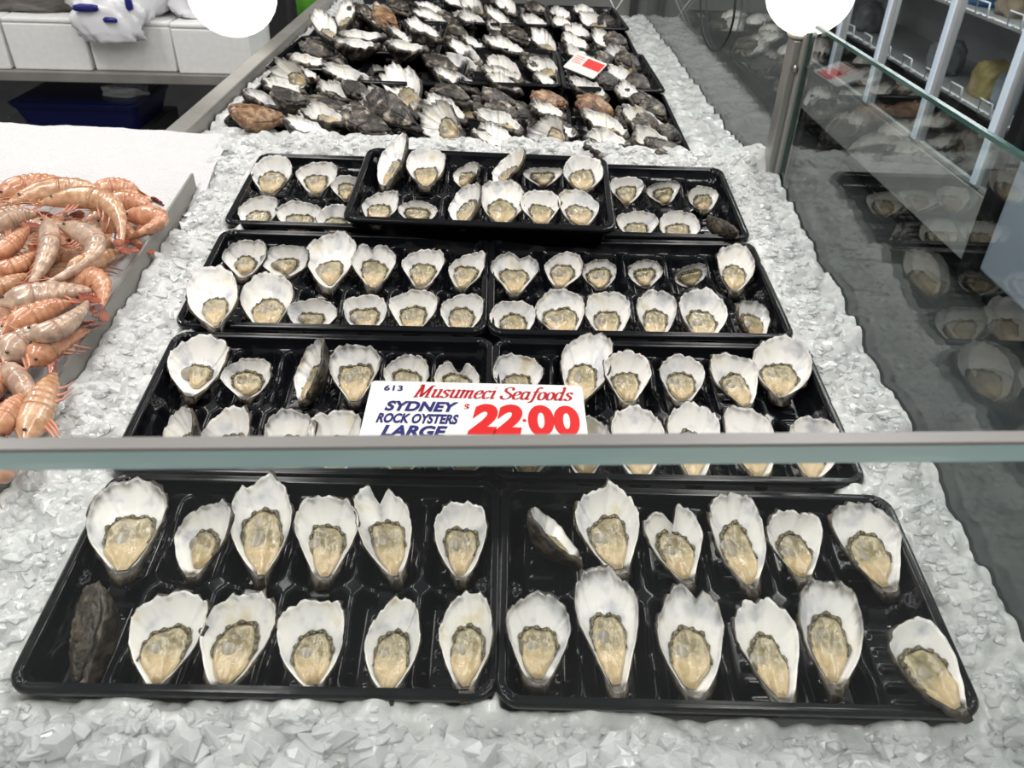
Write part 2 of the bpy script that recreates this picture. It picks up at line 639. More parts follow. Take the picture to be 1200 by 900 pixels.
def per_noise(t, freqs, r):
    s = np.zeros_like(t)
    for fq, amp in freqs:
        s += amp * np.sin(fq * t + r.uniform(0, 6.28))
    return s


def make_oyster(name, L, W, seed, mw, label, group, depth_=0.016, skew=0.0, corner=0.0, notch=0.0, notch_x=0.0, jag=1.0,
                meat=1.0, fringe=None, rough=1.0, crust=None, closed=False, has_meat=True, lipcurl=None, cat='oyster', wave=0.0007):
    r = np.random.default_rng(seed)
    # outline: t = 0 at the hinge, going round
    s = 0.5 - 0.5 * np.cos(TT)                     # 0 hinge .. 1 lip
    side = np.where(TT < math.pi, 1.0, -1.0)
    sm = r.uniform(0.54, 0.68)
    pw = r.uniform(2.2, 3.0)
    lo = 1 - (1 - np.clip(s / sm, 0, 1)) ** r.uniform(1.45, 1.9)
    hi = np.clip(1 - np.clip((s - sm) / (1 - sm), 0, 1) ** pw, 0, 1) ** (1 / 2.1)
    hw = np.where(s < sm, lo, hi)
    hw = np.maximum(hw, 0.0)
    hw = np.where(s < sm, 0.13 + 0.87 * hw, hw)
    xs0, ys0 = side * hw * W / 2, s * L
    x, y = xs0.copy(), ys0.copy()
    up = sstep(0.35, 0.9, s)
    xn = x / (W / 2)
    jg = jag * (0.008 + 0.012 * up)
    nz = per_noise(TT, [(3, .9), (5, .8), (8, .6), (13, .6), (19, .6), (29, .6)], r)
    x = x * (1 + 0.9 * jg * nz) + 0.03 * W * per_noise(TT, [(2, .6), (4, .5)], r)
    y = y + up * L * (0.9 * jg * per_noise(TT, [(3, .9), (6, .8), (11, .6), (17, .6), (26, .7)], r))
    x = x + skew * W * 0.5 * s ** 1.6
    xs0 = xs0 + skew * W * 0.35 * s ** 1.6
    y = y + corner * L * 0.30 * xn * up
    if notch:
        y = y - notch * L * np.exp(-((xn - notch_x) / 0.22) ** 2) * (s > 0.6)
    cx, cy = skew * W * 0.12, 0.42 * L
    rr = np.linspace(0, 1, NR) ** 0.8
    rr[0] = 0.02
    lc = r.uniform(0.05, 0.16) if lipcurl is None else lipcurl
    flute = per_noise(TT, [(5, .5), (9, .5), (14, .4)], r)

    def zin(q, t_idx_y, fl):
        return depth_ * (np.clip(q, 0, 1.05) ** 2.6 - 1) + lc * L * (np.clip(t_idx_y / L, 0, 1.2) ** 2) * q * 0.5 + wave * fl * q ** 4

    Q = rr[:, None]
    PX, PY = cx + Q * (x - cx), cy + Q * (y - cy)
    PZ = zin(Q, PY, flute[None, :])
    # outside surface
    grow = 1.035 + 0.055 * np.clip(per_noise(TT, [(4, .5), (7, .5), (12, .5), (19, .4), (28, .3)], r), -0.3, 1.2) + 0.035 * (1 - sstep(0.2, 0.7, s))
    OX, OY = cx + Q * (1 + (grow - 1) * Q ** 3) * (x - cx), cy + Q * (1 + (grow - 1) * 0.8 * Q ** 3) * (y - cy)
    lay = vnoise(OX / 0.006 + seed % 97, OY / 0.004, 3) - 0.5 + 0.7 * (vnoise(OX / 0.0025, OY / 0.002 + seed % 31, 5) - 0.5)
    ridge = np.abs(np.sin(Q * 17 + 1.3 * flute[None, :]))
    thick = (0.0018 + 0.0038 * (1 - Q ** 2)) * rough
    OZ = PZ - thick - 0.0022 * rough * np.abs(lay) * (0.35 + 0.65 * Q) - 0.0010 * rough * ridge * Q
    hinge_lump = np.exp(-((OY / L) / 0.11) ** 2)
    OY = OY - 0.085 * L * hinge_lump * Q * (1 + 0.6 * lay)
    OX = OX * (1 + 0.10 * hinge_lump)
    OZ = OZ - 0.003 * hinge_lump * (1 - 0.5 * Q)
    nV = NT * NR
    V = np.concatenate([np.stack([PX, PY, PZ], -1).reshape(-1, 3), np.stack([OX, OY, OZ], -1).reshape(-1, 3)])
    Fin = RINGF
    Fout = RINGF[:, ::-1] + nV
    last = (NR - 1) * NT
    kk = np.arange(NT)
    k2 = (kk + 1) % NT
    Fedge = np.stack([last + kk, last + k2, nV + last + k2, nV + last + kk], -1)
    faces = [tuple(f) for f in np.concatenate([Fin, Fout, Fedge])]
    faces += [tuple(range(NT))[::-1], tuple(range(nV, nV + NT))]
    fm = np.concatenate([np.zeros(len(Fin)), np.ones(len(Fout)), np.ones(len(Fedge)), [0, 1]]).astype(np.int32)
    fr = r.uniform(0.15, 0.9) if fringe is None else fringe
    nzz = vnoise(PX / 0.004 + seed % 53, PY / 0.004, 9) - 0.5
    edge = sstep(0.955 - 0.13 * fr, 1.0, Q + 0.10 * nzz) * (0.35 + 0.65 * fr)
    dk = np.maximum(edge * (0.25 + 0.75 * sstep(0.2, 0.8, PY / L)), 0.95 * (1 - sstep(0.06, 0.12, PY / L + 0.06 * nzz)))
    attr = np.concatenate([dk.reshape(-1), np.ones(nV)])
    root = empty(name, mw=mw)
    tag(root, label, cat, group)
    crust = crust or M_CRUST
    mesh_obj('shell', V, faces, [M_NACRE, crust], root, fmat=fm, attrs={'dark': attr})
    if closed:
        # the upper valve still in place, seen from outside
        LZ = PZ * 0.0 + 0.002 + 0.007 * (1 - Q ** 2) + 0.0026 * np.abs(lay) + 0.0013 * ridge * Q
        LX, LY = cx + Q * 0.985 * (x - cx), cy + Q * 0.985 * (y - cy)
        V2 = np.concatenate([np.stack([LX, LY, LZ], -1).reshape(-1, 3), np.stack([LX, LY, LZ - 0.003], -1).reshape(-1, 3)])
        mesh_obj('upper_shell', V2, faces, crust, root)
        return root
    if not has_meat:
        return root
    # flesh: same polar layout, filling the hinge end of the cup
    x, y = xs0, np.minimum(ys0, 1.2 * L)
    dirn = np.arctan2(x - cx, y - cy)              # 0 towards lip, +-pi towards hinge
    tow = 0.5 + 0.5 * np.cos(dirn)                 # 1 lip, 0 hinge
    rho = (0.86 - r.uniform(0.36, 0.46) * tow ** 1.1) * (0.97 + 0.10 * per_noise(TT, [(2, .5), (3, .5), (6, .25)], r)) * meat
    rho = np.clip(rho, 0.2, 0.88)
    qf = np.linspace(0, 1, NF)
    qf[0] = 0.03
    Qf = qf[:, None]
    Rf = Qf * rho[None, :]
    FX, FY = cx + Rf * (x - cx), cy + Rf * (y - cy)
    hm = 0.0075
    dome = hm * np.sqrt(np.clip(1 - Qf ** 3.2, 0, 1))
    lob = vnoise(FX / 0.008 + seed % 19, FY / 0.010, 11) - 0.5
    crease = np.exp(-((FX - cx - 0.10 * W) / 0.0022) ** 2) * sstep(0.30, 0.5, FY / L)
    FZ = zin(Rf, FY, flute[None, :]) + 0.0012 + dome + 0.0030 * lob * (1 - Qf ** 4) - 0.0007 * crease * (1 - Qf ** 2)
    FZ = FZ + 0.0015 * np.exp(-(((FY / L) - 0.25) / 0.12) ** 2) * (1 - Qf ** 2)
    bel = 1 - sstep(0.26, 0.46, FY / L + 0.10 * (lob) + 0.05 * (FX / W))
    bel = np.clip(bel * (1 - 0.35 * sstep(0.8, 1.0, Qf)), 0, 1)
    Vf = np.stack([FX, FY, FZ], -1).reshape(-1, 3)
    Ff = [tuple(f) for f in grid_faces(NT, NF, wrap=True)] + [tuple(range(NT))[::-1]]
    mesh_obj('flesh', Vf, Ff, M_FLESH, root, attrs={'belly': bel.reshape(-1)})
    # dark mantle frill round the lip side of the flesh
    sel = np.where(tow > 0.22)[0]
    sel = sel[np.argsort(dirn[sel])]
    ph = r.uniform(0, 6.28)
    wob = np.sin(np.arange(len(sel)) * 0.95 + ph)
    rq = rho[sel] * (0.985 + 0.045 * wob + 0.02 * np.sin(np.arange(len(sel)) * 0.37 + ph))
    bx, by = cx + rq * (x[sel] - cx), cy + rq * (y[sel] - cy)
    bz = zin(rq, by, flute[sel]) + 0.0026 + 0.0009 * np.sin(np.arange(len(sel)) * 1.7 + ph)
    rad = (0.0017 + 0.0009 * np.abs(wob)) * np.sin(np.linspace(0.12, math.pi - 0.12, len(sel))) ** 0.5
    tube('mantle_frill', np.stack([bx, by, bz], -1), rad, M_FRINGE, root, n=6)
    # adductor muscle: a pale lens on the left of the flesh
    mxx, myy = cx - W * r.uniform(0.10, 0.18), L * r.uniform(0.40, 0.47)
    i0 = int(np.argmin(np.abs(FX[NF // 2:, :] - mxx) * 1 + np.abs(FY[NF // 2:, :] - myy)))
    zc = FZ[NF // 2:, :].reshape(-1)[i0]
    a1, b1, an = W * r.uniform(0.12, 0.16), L * r.uniform(0.095, 0.13), r.uniform(-0.5, 0.3)
    Vm, nl = [], 14
    for j in range(5):
        q = j / 4
        for kq in range(nl):
            th = 2 * math.pi * kq / nl
            ex, ey = a1 * q * math.cos(th), b1 * q * math.sin(th)
            Vm.append((mxx + ex * math.cos(an) - ey * math.sin(an), myy + ex * math.sin(an) + ey * math.cos(an), zc + 0.0009 * math.sqrt(max(0, 1 - q * q)) - 0.0004 - 0.0012 * q * q))
    mesh_obj('adductor_muscle', Vm, [tuple(f) for f in grid_faces(nl, 5, wrap=True)], M_MUSCLE, root)
    return root


def frame(h, l, n, roll):
    """matrix with y from hinge to lip and z near n, rolled about the long axis"""
    h, l = Vector(h), Vector(l)
    a = (l - h)
    L = a.length
    a = a / L
    z = Vector(n)
    z = (z - a * z.dot(a)).normalized()
    z = (Matrix.Rotation(roll, 3, a) @ z).normalized()
    x = a.cross(z)
    M = Matrix.Identity(4)
    for i in range(3):
        M[i][0], M[i][1], M[i][2], M[i][3] = x[i], a[i], z[i], h[i]
    return M, L


BN = Vector(RX @ np.array([0, 0, 1.0]))
ORD = ['first', 'second', 'third', 'fourth', 'fifth', 'sixth']
# measured hinge, lip, width; then options: r roll degrees, s skew, c corner, n notch, nx, m meat, j jag, f fringe
OY = {
    'A1': [(141, 672, 152, 566, 88, dict(c=-.15, s=.1, f=.8, m=1.1, z=.016)), (222, 676, 242, 590, 66, dict(s=.25, c=.45, r=-12, m=.8)), (305, 678, 307, 562, 71, dict(n=.06, nx=-.3, m=1.1)),
           (380, 680, 383, 582, 73, dict(f=.5)), (464, 680, 448, 572, 64, dict(n=.2, nx=.0, c=-.3, s=-.2, f=.3)), (540, 680, 540, 589, 64, dict(f=.1)),
           (93, 800, 112, 684, 40, dict(closed=1, r=-40)), (180, 808, 197, 697, 88, dict(s=.2, c=.2, f=.2, m=1.05)), (257, 808, 285, 696, 82, dict(s=.2, c=.25, f=.3)),
           (366, 812, 364, 704, 78, dict(c=.1, f=.2)), (453, 815, 463, 704, 64, dict(s=.1, c=.35, f=.2, m=1.15)), (545, 810, 545, 698, 62, dict(c=.3, f=.4, r=-10, z=.014))],
    'A2': [(682, 654, 622, 600, 54, dict(r=38, c=-.4, m=.8)), (728, 672, 703, 572, 76, dict(f=.15, j=1.3)), (808, 684, 780, 594, 66, dict(n=.22, nx=.0, f=.5)),
           (883, 690, 852, 580, 62, dict(f=.6)), (943, 682, 925, 598, 64, dict(f=.2, j=1.2)), (1046, 694, 1000, 592, 80, dict(c=-.25, f=.7, s=.05)),
           (632, 803, 630, 697, 74, dict(f=.8)), (727, 812, 702, 667, 72, dict(f=.8)), (815, 818, 806, 690, 78, dict(n=.08, nx=.2, f=.7)),
           (922, 825, 886, 702, 74, dict(n=.05, nx=0, f=.2)), (982, 808, 967, 681, 76, dict(f=1.)), (1130, 834, 1056, 730, 78, dict(f=.1, m=1.15, j=.5, z=.018))],
    'B1': [(222, 464, 238, 396, 70, dict(m=.65, j=1.3, c=.2, f=.2)), (287, 468, 291, 420, 58, dict(c=.2)), (352, 470, 368, 404, 42, dict(r=-45, c=.4)), (414, 472, 417, 405, 57, dict(f=.9, m=1.1)),
           (476, 470, 477, 417, 52, dict(c=.15)), (535, 472, 535, 424, 54, dict(n=.3, nx=.1)),
           (202, 556, 213, 483, 46, dict(r=-38, c=.3)), (258, 558, 266, 482, 64, dict(r=-15, c=.4, f=.1)), (338, 560, 340, 483, 58, dict(f=.8)), (395, 560, 392, 480, 62, dict(n=.08, nx=-.3)),
           (470, 562, 470, 490, 56, dict()), (545, 562, 545, 490, 56, dict())],
    'B2': [(607, 476, 607, 417, 57, dict(c=-.2, f=.6)), (676, 474, 692, 393, 58, dict(c=.35, f=.7)), (737, 474, 733, 412, 54, dict(f=.4)), (800, 474, 799, 417, 52, dict()),
           (877, 478, 852, 415, 58, dict(c=-.25, f=.5)), (914, 466, 919, 398, 68, dict(f=.4)),
           (620, 562, 622, 492, 56, dict()), (685, 562, 688, 490, 58, dict()), (752, 564, 744, 478, 62, dict(f=.3)), (815, 564, 812, 474, 60, dict(f=.3)), (893, 564, 872, 478, 60, dict(c=-.35)), (953, 564, 953, 491, 60, dict())],
    'C1': [(284, 326, 289, 282, 50, dict(c=.2, m=.8)), (332, 326, 336, 288, 58, dict(c=.2, r=-8, m=.75)), (384, 338, 389, 276, 58, dict(c=.2, f=.6, m=.75)), (437, 338, 438, 287, 50, dict(n=.15, nx=0)), (493, 338, 497, 293, 50, dict(c=.3)), (540, 340, 548, 297, 42, dict(c=.6, s=.2)),
           (252, 384, 248, 318, 58, dict(f=.2, m=.8, z=.020)), (311, 388, 315, 321, 60, dict(f=.4)), (365, 392, 365, 351, 56, dict(m=.8)), (428, 392, 427, 346, 52, dict(f=.3)), (482, 393, 486, 341, 54, dict(f=.5, c=.15)), (538, 394, 543, 346, 50, dict(c=.35, f=.5))],
    'C2': [(603, 345, 603, 298, 53, dict(n=.12, nx=.25)), (656, 338, 662, 297, 44, dict(c=.5, f=.6)), (703, 340, 702, 305, 42, dict(m=1.2)), (757, 337, 756, 305, 42, dict()), (810, 337, 810, 311, 46, dict()), (862, 342, 862, 287, 44, dict(f=.7)),
           (602, 398, 602, 353, 53, dict()), (662, 397, 654, 340, 58, dict(m=1.1)), (713, 399, 713, 343, 53, dict()), (769, 400, 769, 342, 46, dict(f=.7)), (829, 402, 820, 341, 54, dict()), (892, 398, 877, 353, 50, dict(r=20))],
    'D1': [(314, 227, 321, 184, 47, dict(c=.15)), (369, 228, 371, 191, 46, dict(c=.3)), (405, 236, 407, 206, 36, dict()),
           (297, 271, 304, 232, 50, dict(c=.5, r=-8)), (350, 276, 350, 236, 50, dict()), (392, 279, 394, 241, 44, dict())],
    'D2': [(450, 218, 464, 164, 34, dict(r=-32, c=.3)), (498, 218, 501, 175, 46, dict(f=.5)), (542, 220, 548, 193, 36, dict(r=-35, c=.4)), (584, 216, 602, 180, 40, dict(r=-35, c=.5)), (637, 219, 636, 196, 44, dict()), (684, 223, 682, 184, 47, dict(c=.1)),
           (440, 263, 447, 225, 42, dict(c=.5, s=.15)), (488, 263, 490, 236, 46, dict()), (540, 263, 548, 219, 38, dict(r=-30, c=.35)), (588, 263, 589, 212, 52, dict()), (634, 264, 634, 224, 46, dict()), (684, 265, 674, 223, 48, dict(c=-.35))],
    'D3': [(735, 240, 734, 208, 40, dict(f=.1)), (780, 240, 777, 213, 43, dict()), (828, 249, 821, 219, 40, dict(c=-.2)),
           (747, 285, 747, 248, 47, dict()), (795, 286, 796, 248, 47, dict()), (850, 280, 845, 257, 46, dict(r=45, m=.6))],
}
SPECIAL = {('A1', 6): 'dark closed oyster shell lying in the front left corner of the frontmost left tray',
           ('A1', 4): 'oyster with deeply split lip, fifth along the back row of the frontmost left tray',
           ('A2', 0): 'oyster tipped sideways in the back left pocket of the frontmost right tray',
           ('A2', 2): 'heart-shaped oyster with notched lip in the back row of the frontmost right tray',
           ('A2', 5): 'broad oyster with dark frilled lip, back right pocket of the frontmost right tray',
           ('A2', 11): 'smooth oval oyster at the bottom right corner of the frontmost right tray',
           ('C1', 6): 'oyster with peach-edged lip overhanging the front left of the third-row left tray',
           ('D3', 5): 'dark oyster lying on its side, front right of the fourth-row right tray'}
sd = 100
for tk, lst in OY.items():
    zt = FRONT[tk][3]
    rowlen = len(lst) // 2
    for i, (hx, hy, lx, ly, wpx, o) in enumerate(lst):
        sd += 1
        hb = onb(hx, hy, zt - (0.010 if tk == 'D2' else 0.014))
        dz_ = o.get('z', 0.010 if (tk[0] == 'A' and i >= 6 and not o.get('closed')) else 0.0)
        hb = onb(hx, hy, zt - (0.010 if tk == 'D2' else 0.014) + dz_)
        lb = onb(lx, ly, zt + 0.013 + 0.6 * dz_)
        hw_, lw_ = b2w(hb), b2w(lb)
        mid = 0.4 * hw_ + 0.6 * lw_
        W = wpx * depth(mid) / F_PX
        rl = math.radians(o.get('r', 0))
        M, L = frame(hw_, lw_, BN, rl)
        if abs(rl) > 0.3:
            W = W / max(0.75, math.cos(rl))
        n = i % rowlen
        ends = ' from left'
        key = (tk, i)
        lab = SPECIAL.get(key) or 'opened oyster, %s%s in the %s row of the %s' % (ORD[n], ends, 'back' if i < rowlen else 'front', TNAME[tk])
        make_oyster('oyster', L, W, sd, M, lab, 'rock oysters in the ' + TNAME[tk], depth_=min(0.017, 0.24 * L), skew=o.get('s', 0), corner=o.get('c', 0),
                    notch=o.get('n', 0), notch_x=o.get('nx', 0), jag=o.get('j', 1.0), meat=o.get('m', 1.0), fringe=o.get('f'), closed=bool(o.get('closed')))

# ------------------------------------------------------------------ far trays and large oysters
def far_tray_cols():
    # left, three dividers, right, measured along the near end of the far trays
    ys = []
    for (px, py) in ((262, 138), (415, 158), (551, 166), (686, 176), (818, 188)):
        ys.append(onz(px, py, FAR_Z))
    return ys


fc = far_tray_cols()
FAR_Y0 = float(np.mean([p[1] for p in fc[1:]]))
FAR_YL = float(fc[0][1])
FAR_X0, FAR_X1 = float(fc[0][0]), float(fc[4][0])
colw = (FAR_X1 - FAR_X0) / 4
CNAME = ['leftmost', 'second', 'third', 'rightmost']
far_trays = []
for c in range(4):
    for rrow in range(5):
        x = FAR_X0 + colw * (c + 0.5)
        y = (FAR_Y0 if c else FAR_YL) + TW * 0.5 + rrow * 0.296 + 0.01 * ((c * 7 + rrow * 3) % 3 - 1)
        z = FAR_Z + (0.016 if (rrow % 2) else 0.0) + 0.002 * c
        if (rrow in (3, 4) and c == 0) or (rrow == 4 and c > 1):
            continue
        a = 90 + ((c * 5 + rrow * 11) % 5 - 2) * 0.5
        sc = Matrix.Diagonal((1, colw / TD * 0.985, 1, 1))
        mw = Matrix.Translation((x, y, z)) @ Matrix.Rotation(math.radians(a), 4, 'Z') @ Matrix.Rotation(math.radians(1.2 if rrow % 2 else -1.0), 4, 'Y') @ sc
        place_tray(mw, 'black tray of large oysters, %s from the front in the %s far column' % (ORD[rrow], CNAME[c]), 'far trays of large oysters')
# the raised tray at the upper left of the far block
pr = 0.5 * (onz(390, 58, FAR_Z + 0.04) + onz(508, 62, FAR_Z + 0.04))
mw = Matrix.Translation((pr[0] + 0.01, pr[1] + TW / 2, FAR_Z + 0.040)) @ Matrix.Rotation(math.radians(90), 4, 'Z')
place_tray(mw, 'raised black tray of large oysters stacked on the far left trays', 'far trays of large oysters')

FAR = [  # hinge, lip, apparent width, x = outside showing, b = brown
    (331, 136, 271, 132, 24, 'xb'), (346, 123, 289, 112, 15, ''), (357, 105, 309, 100, 17, ''), (359, 99, 319, 80, 34, ''), (383, 72, 341, 67, 14, ''),
    (374, 90, 345, 80, 11, ''), (403, 141, 358, 125, 26, ''), (389, 159, 335, 139, 18, ''), (391, 66, 355, 52, 24, 'x'), (437, 93, 381, 81, 20, ''),
    (423, 115, 375, 99, 20, ''), (487, 127, 463, 81, 40, ''), (483, 147, 433, 109, 36, 'x'), (458, 154, 408, 136, 28, 'x'), (537, 160, 495, 131, 44, ''),
    (545, 139, 500, 115, 22, ''), (391, 44, 372, 17, 28, ''), (399, 31, 411, 3, 24, ''), (451, 40, 397, 43, 14, ''), (444, 51, 395, 52, 12, ''),
    (456, 33, 424, 9, 18, ''), (464, 30, 440, 8, 18, 'xb'), (482, 45, 458, 38, 14, ''), (501, 55, 453, 52, 14, ''), (515, 43, 479, 24, 14, ''),
    (523, 28, 488, 11, 14, ''), (522, 17, 492, 3, 11, ''), (570, 28, 538, 16, 14, ''), (566, 16, 543, -2, 22, ''), (601, 35, 575, 13, 12, ''),
    (592, 36, 572, 26, 12, ''), (603, 15, 585, -2, 20, ''), (614, 61, 573, 45, 16, ''), (563, 71, 526, 49, 14, ''), (568, 55, 543, 46, 11, ''),
    (562, 80, 520, 66, 18, ''), (558, 103, 515, 81, 16, ''), (610, 92, 576, 69, 26, ''), (613, 98, 572, 79, 18, ''), (611, 105, 573, 89, 15, ''),
    (650, 60, 626, 38, 22, ''), (655, 88, 623, 70, 26, ''), (642, 31, 613, 19, 14, ''), (652, 98, 626, 87, 12, ''), (611, 151, 564, 129, 22, ''),
    (604, 167, 563, 145, 13, ''), (598, 169, 560, 162, 13, ''), (661, 168, 627, 144, 40, ''), (682, 172, 634, 168, 14, ''), (663, 135, 623, 121, 13, ''),
    (665, 122, 625, 112, 20, 'xb'), (675, 156, 648, 148, 14, ''), (604, 122, 566, 112, 20, 'x'), (608, 138, 572, 122, 24, 'x'), (668, 20, 647, 9, 14, ''),
    (710, 34, 684, 17, 22, ''), (691, 42, 664, 29, 16, ''), (690, 55, 659, 42, 14, ''), (729, 60, 693, 40, 18, ''), (690, 66, 663, 58, 16, ''),
    (740, 85, 712, 60, 30, ''), (745, 95, 713, 80, 20, ''), (710, 112, 673, 92, 18, ''), (670, 33, 650, 21, 14, ''), (752, 116, 722, 100, 20, ''),
    (718, 132, 678, 118, 28, 'xb'), (780, 152, 732, 130, 26, ''), (735, 157, 688, 131, 22, ''), (738, 167, 689, 154, 20, ''), (790, 172, 742, 155, 26, ''),
    (807, 181, 765, 172, 20, 'x'), (738, 179, 689, 173, 18, ''), (780, 136, 752, 118, 22, 'x'), (640, 14, 617, 4, 14, 'x'), (550, 118, 512, 100, 20, 'x'),
    (545, 62, 515, 40, 18, 'x'), (488, 74, 450, 62, 18, 'x'), (536, 84, 500, 66, 18, 'x'), (437, 112, 402, 100, 18, 'x'), (640, 78, 612, 66, 16, 'x'),
    (775, 150, 745, 136, 18, 'x'), (440, 20, 412, 6, 16, 'x'), (360, 118, 318, 108, 16, 'x'), (548, 44, 522, 30, 16, 'x'), (618, 48, 590, 30, 16, 'x'),
    (725, 75, 700, 66, 16, 'x'), (728, 98, 700, 90, 16, 'x'), (700, 20, 676, 8, 14, ''), (480, 14, 455, 0, 16, 'x'), (548, 8, 520, -6, 16, ''),
    (762, 106, 736, 90, 20, 'x'), (749, 79, 724, 63, 18, 'x'), (735, 53, 712, 40, 16, 'x'), (722, 29, 702, 19, 14, 'x'), (770, 128, 742, 112, 20, 'x'), (798, 164, 772, 150, 20, 'x'),
]
N_FAR = len(FAR)
_r = np.random.default_rng(77)
for _i in range(38):                       # dark shells filling the gaps lower down
    _y = 8 + 150 * _r.uniform() ** 0.9
    _x0, _x1 = 410 - 1.05 * (_y - 5), 716 + 0.55 * (_y - 20)
    _x = _x0 + 30 + (_x1 - _x0 - 60) * _r.uniform()
    _k = 0.55 + 0.45 * _y / 150
    FAR.append((_x + 22 * _k, _y + 9 * _k, _x - 22 * _k, _y - 7 * _k, 26 * _k, 'x' if _i % 3 else 'd'))
# name each by its place in the far block: column, then order from the front
cols = {0: [], 1: [], 2: [], 3: []}
info = []
for idx, (hx, hy, lx, ly, wpx, fl_) in enumerate(FAR):
    raised = 385 < hx < 520 and hy < 56
    zb = FAR_Z + (0.040 if raised else 0.004) + 0.012 * ((idx * 37) % 5) / 5 - (0.022 if idx >= N_FAR else 0)
    h = onz(hx, hy, zb + 0.004)
    l = onz(lx, ly, zb + 0.022)
    c = int(np.clip((0.5 * (h[0] + l[0]) - FAR_X0) / colw, 0, 3))
    info.append((h, l, wpx, fl_, c))
    cols[c].append((float(h[1]), idx))
NUM = ['first', 'second', 'third', 'fourth', 'fifth', 'sixth', 'seventh', 'eighth', 'ninth', 'tenth', 'eleventh', 'twelfth', 'thirteenth', 'fourteenth',
       'fifteenth', 'sixteenth', 'seventeenth', 'eighteenth', 'nineteenth', 'twentieth'] + ['twenty-' + q for q in
       ('first', 'second', 'third', 'fourth', 'fifth', 'sixth', 'seventh', 'eighth', 'ninth')] + ['thirtieth'] + ['thirty-' + q for q in ('first', 'second', 'third', 'fourth', 'fifth', 'sixth', 'seventh', 'eighth', 'ninth')] + ['fortieth']
rank = {}
for c in cols:
    for k, (yy, idx) in enumerate(sorted(cols[c])):
        rank[idx] = (c, k)
for idx, (h, l, wpx, fl_, c) in enumerate(info):
    mid = 0.5 * (h + l)
    dpt = depth(mid)
    tocam = CAM - mid
    L = float(np.linalg.norm(l - h))
    Wapp = wpx * dpt / F_PX * (1.0 if wpx > 28 else 0.78)
    W = float(np.clip(max(Wapp, 0.046), 0.040, 0.075))
    W = min(W, 0.80 * L)
    ang = math.acos(min(1.0, Wapp / W))
    ex = 'x' in fl_
    n = tocam / np.linalg.norm(tocam)
    # openings lean away from the viewer, so a dark flank shows under each pale sliver
    M, L = frame(h, l, n, 0.0)
    a_ax = Vector(M.col[1][:3])
    sgn = 1.0
    test = Matrix.Rotation(0.3, 3, a_ax) @ Vector(M.col[2][:3])
    if test.dot(Vector((0, 0.5, 1))) < Vector(M.col[2][:3]).dot(Vector((0, 0.5, 1))):
        sgn = -1.0
    M, L = frame(h, l, n, sgn * min(ang, 1.15))
    c, k = rank[idx]
    kind = ('brown crusted closed' if 'b' in fl_ else 'dark closed') if ex else 'large opened'
    lab = '%s oyster, %s from the front in the %s far tray column' % (kind, NUM[k], CNAME[c])
    make_oyster('oyster', L, W, 900 + idx, M, lab, 'large oysters in the far trays', depth_=min(0.020, 0.26 * L), jag=2.4, wave=0.0020, meat=0.85, rough=2.3, fringe=0.55 + 0.4 * math.sin(idx * 1.7) ** 2,
                crust=M_CRUST2 if 'b' in fl_ else M_CRUST3, closed=ex, has_meat=wpx > 21, skew=0.2 * math.sin(idx), corner=0.3 * math.sin(idx * 2.1))

# ------------------------------------------------------------------ crushed ice
GLASS_X = 0.412
DIV_X = -0.425                  # steel divider towards the prawns, bench x


def inside_tray(xb, yb):
    best = np.full(xb.shape, -1.0)
    for k, (x, y, a, z) in FRONT.items():
        ca, sa = math.cos(math.radians(a)), math.sin(math.radians(a))
        lx, ly = (xb - x) * ca + (yb - y) * sa, -(xb - x) * sa + (yb - y) * ca
        best = np.maximum(best, np.minimum(TW / 2 - np.abs(lx), TD / 2 - np.abs(ly)))
    return best


CREST = 1.175                   # bench y where the tilted bed meets the level far bed


def ice_near_z(xb, yb):
    d = inside_tray(xb, yb)
    n1 = plates(xb, yb, 0.030, 1.2, 0.9, 1)
    n2 = plates(xb, yb, 0.013, 1.0, 0.8, 21)
    n3 = vnoise(xb / 0.09, yb / 0.09, 5)
    z = -0.021 + 0.015 * n1 + 0.008 * n2 + 0.012 * n3
    front = 1 - sstep(0.262, 0.300, yb)
    z = z - front * (0.010 - 0.012 * n1)
    z = z + 0.016 * sstep(1.13, 1.17, yb) * (np.abs(xb + 0.02) < 0.5)
    right = sstep(0.350, 0.372, xb)
    z = z + 0.004 * right
    under = sstep(0.001, 0.012, d)
    under = np.maximum(under, sstep(0.325, 0.316, np.abs(xb + 0.008)) * sstep(0.300, 0.312, yb) * sstep(1.118, 1.106, yb))
    z = z * (1 - under) + under * -0.058
    return z


def heightfield(name, xs, ys, zf, material, to_world, skirt=0.0):
    X, Y = np.meshgrid(xs, ys)
    Z = zf(X, Y)
    V = np.stack([X, Y, Z], -1).reshape(-1, 3)
    V = to_world(V)
    Fc = grid_faces(len(xs), len(ys))
    me = bpy.data.meshes.new(name)
    me.vertices.add(len(V))
    me.vertices.foreach_set('co', V.astype(np.float32).ravel())
    me.loops.add(Fc.size)
    me.loops.foreach_set('vertex_index', Fc.astype(np.int32).ravel())
    me.polygons.add(len(Fc))
    me.polygons.foreach_set('loop_start', np.arange(0, Fc.size, 4, dtype=np.int32))
    me.polygons.foreach_set('loop_total', np.full(len(Fc), 4, np.int32))
    me.update(calc_edges=True)
    me.materials.append(material)
    return link(bpy.data.objects.new(name, me))


ice_near = heightfield('crushed_ice', np.arange(DIV_X + 0.003, GLASS_X + 0.0005, 0.0026), np.arange(0.17, CREST + 0.02, 0.0026), ice_near_z, M_ICE, b2w)
tag(ice_near, 'bed of crushed ice under and around the rock oyster trays', 'ice', kind='stuff')

CREST_W = float(b2w([0, CREST, 0])[1])
EDGE_X = float(onz(205, 165, FAR_Z + 0.006)[0])   # left steel kerb of the far bed
FAR_END = FAR_Y0 + 1.62
SCREEN_Y = FAR_Y0 + 1.285


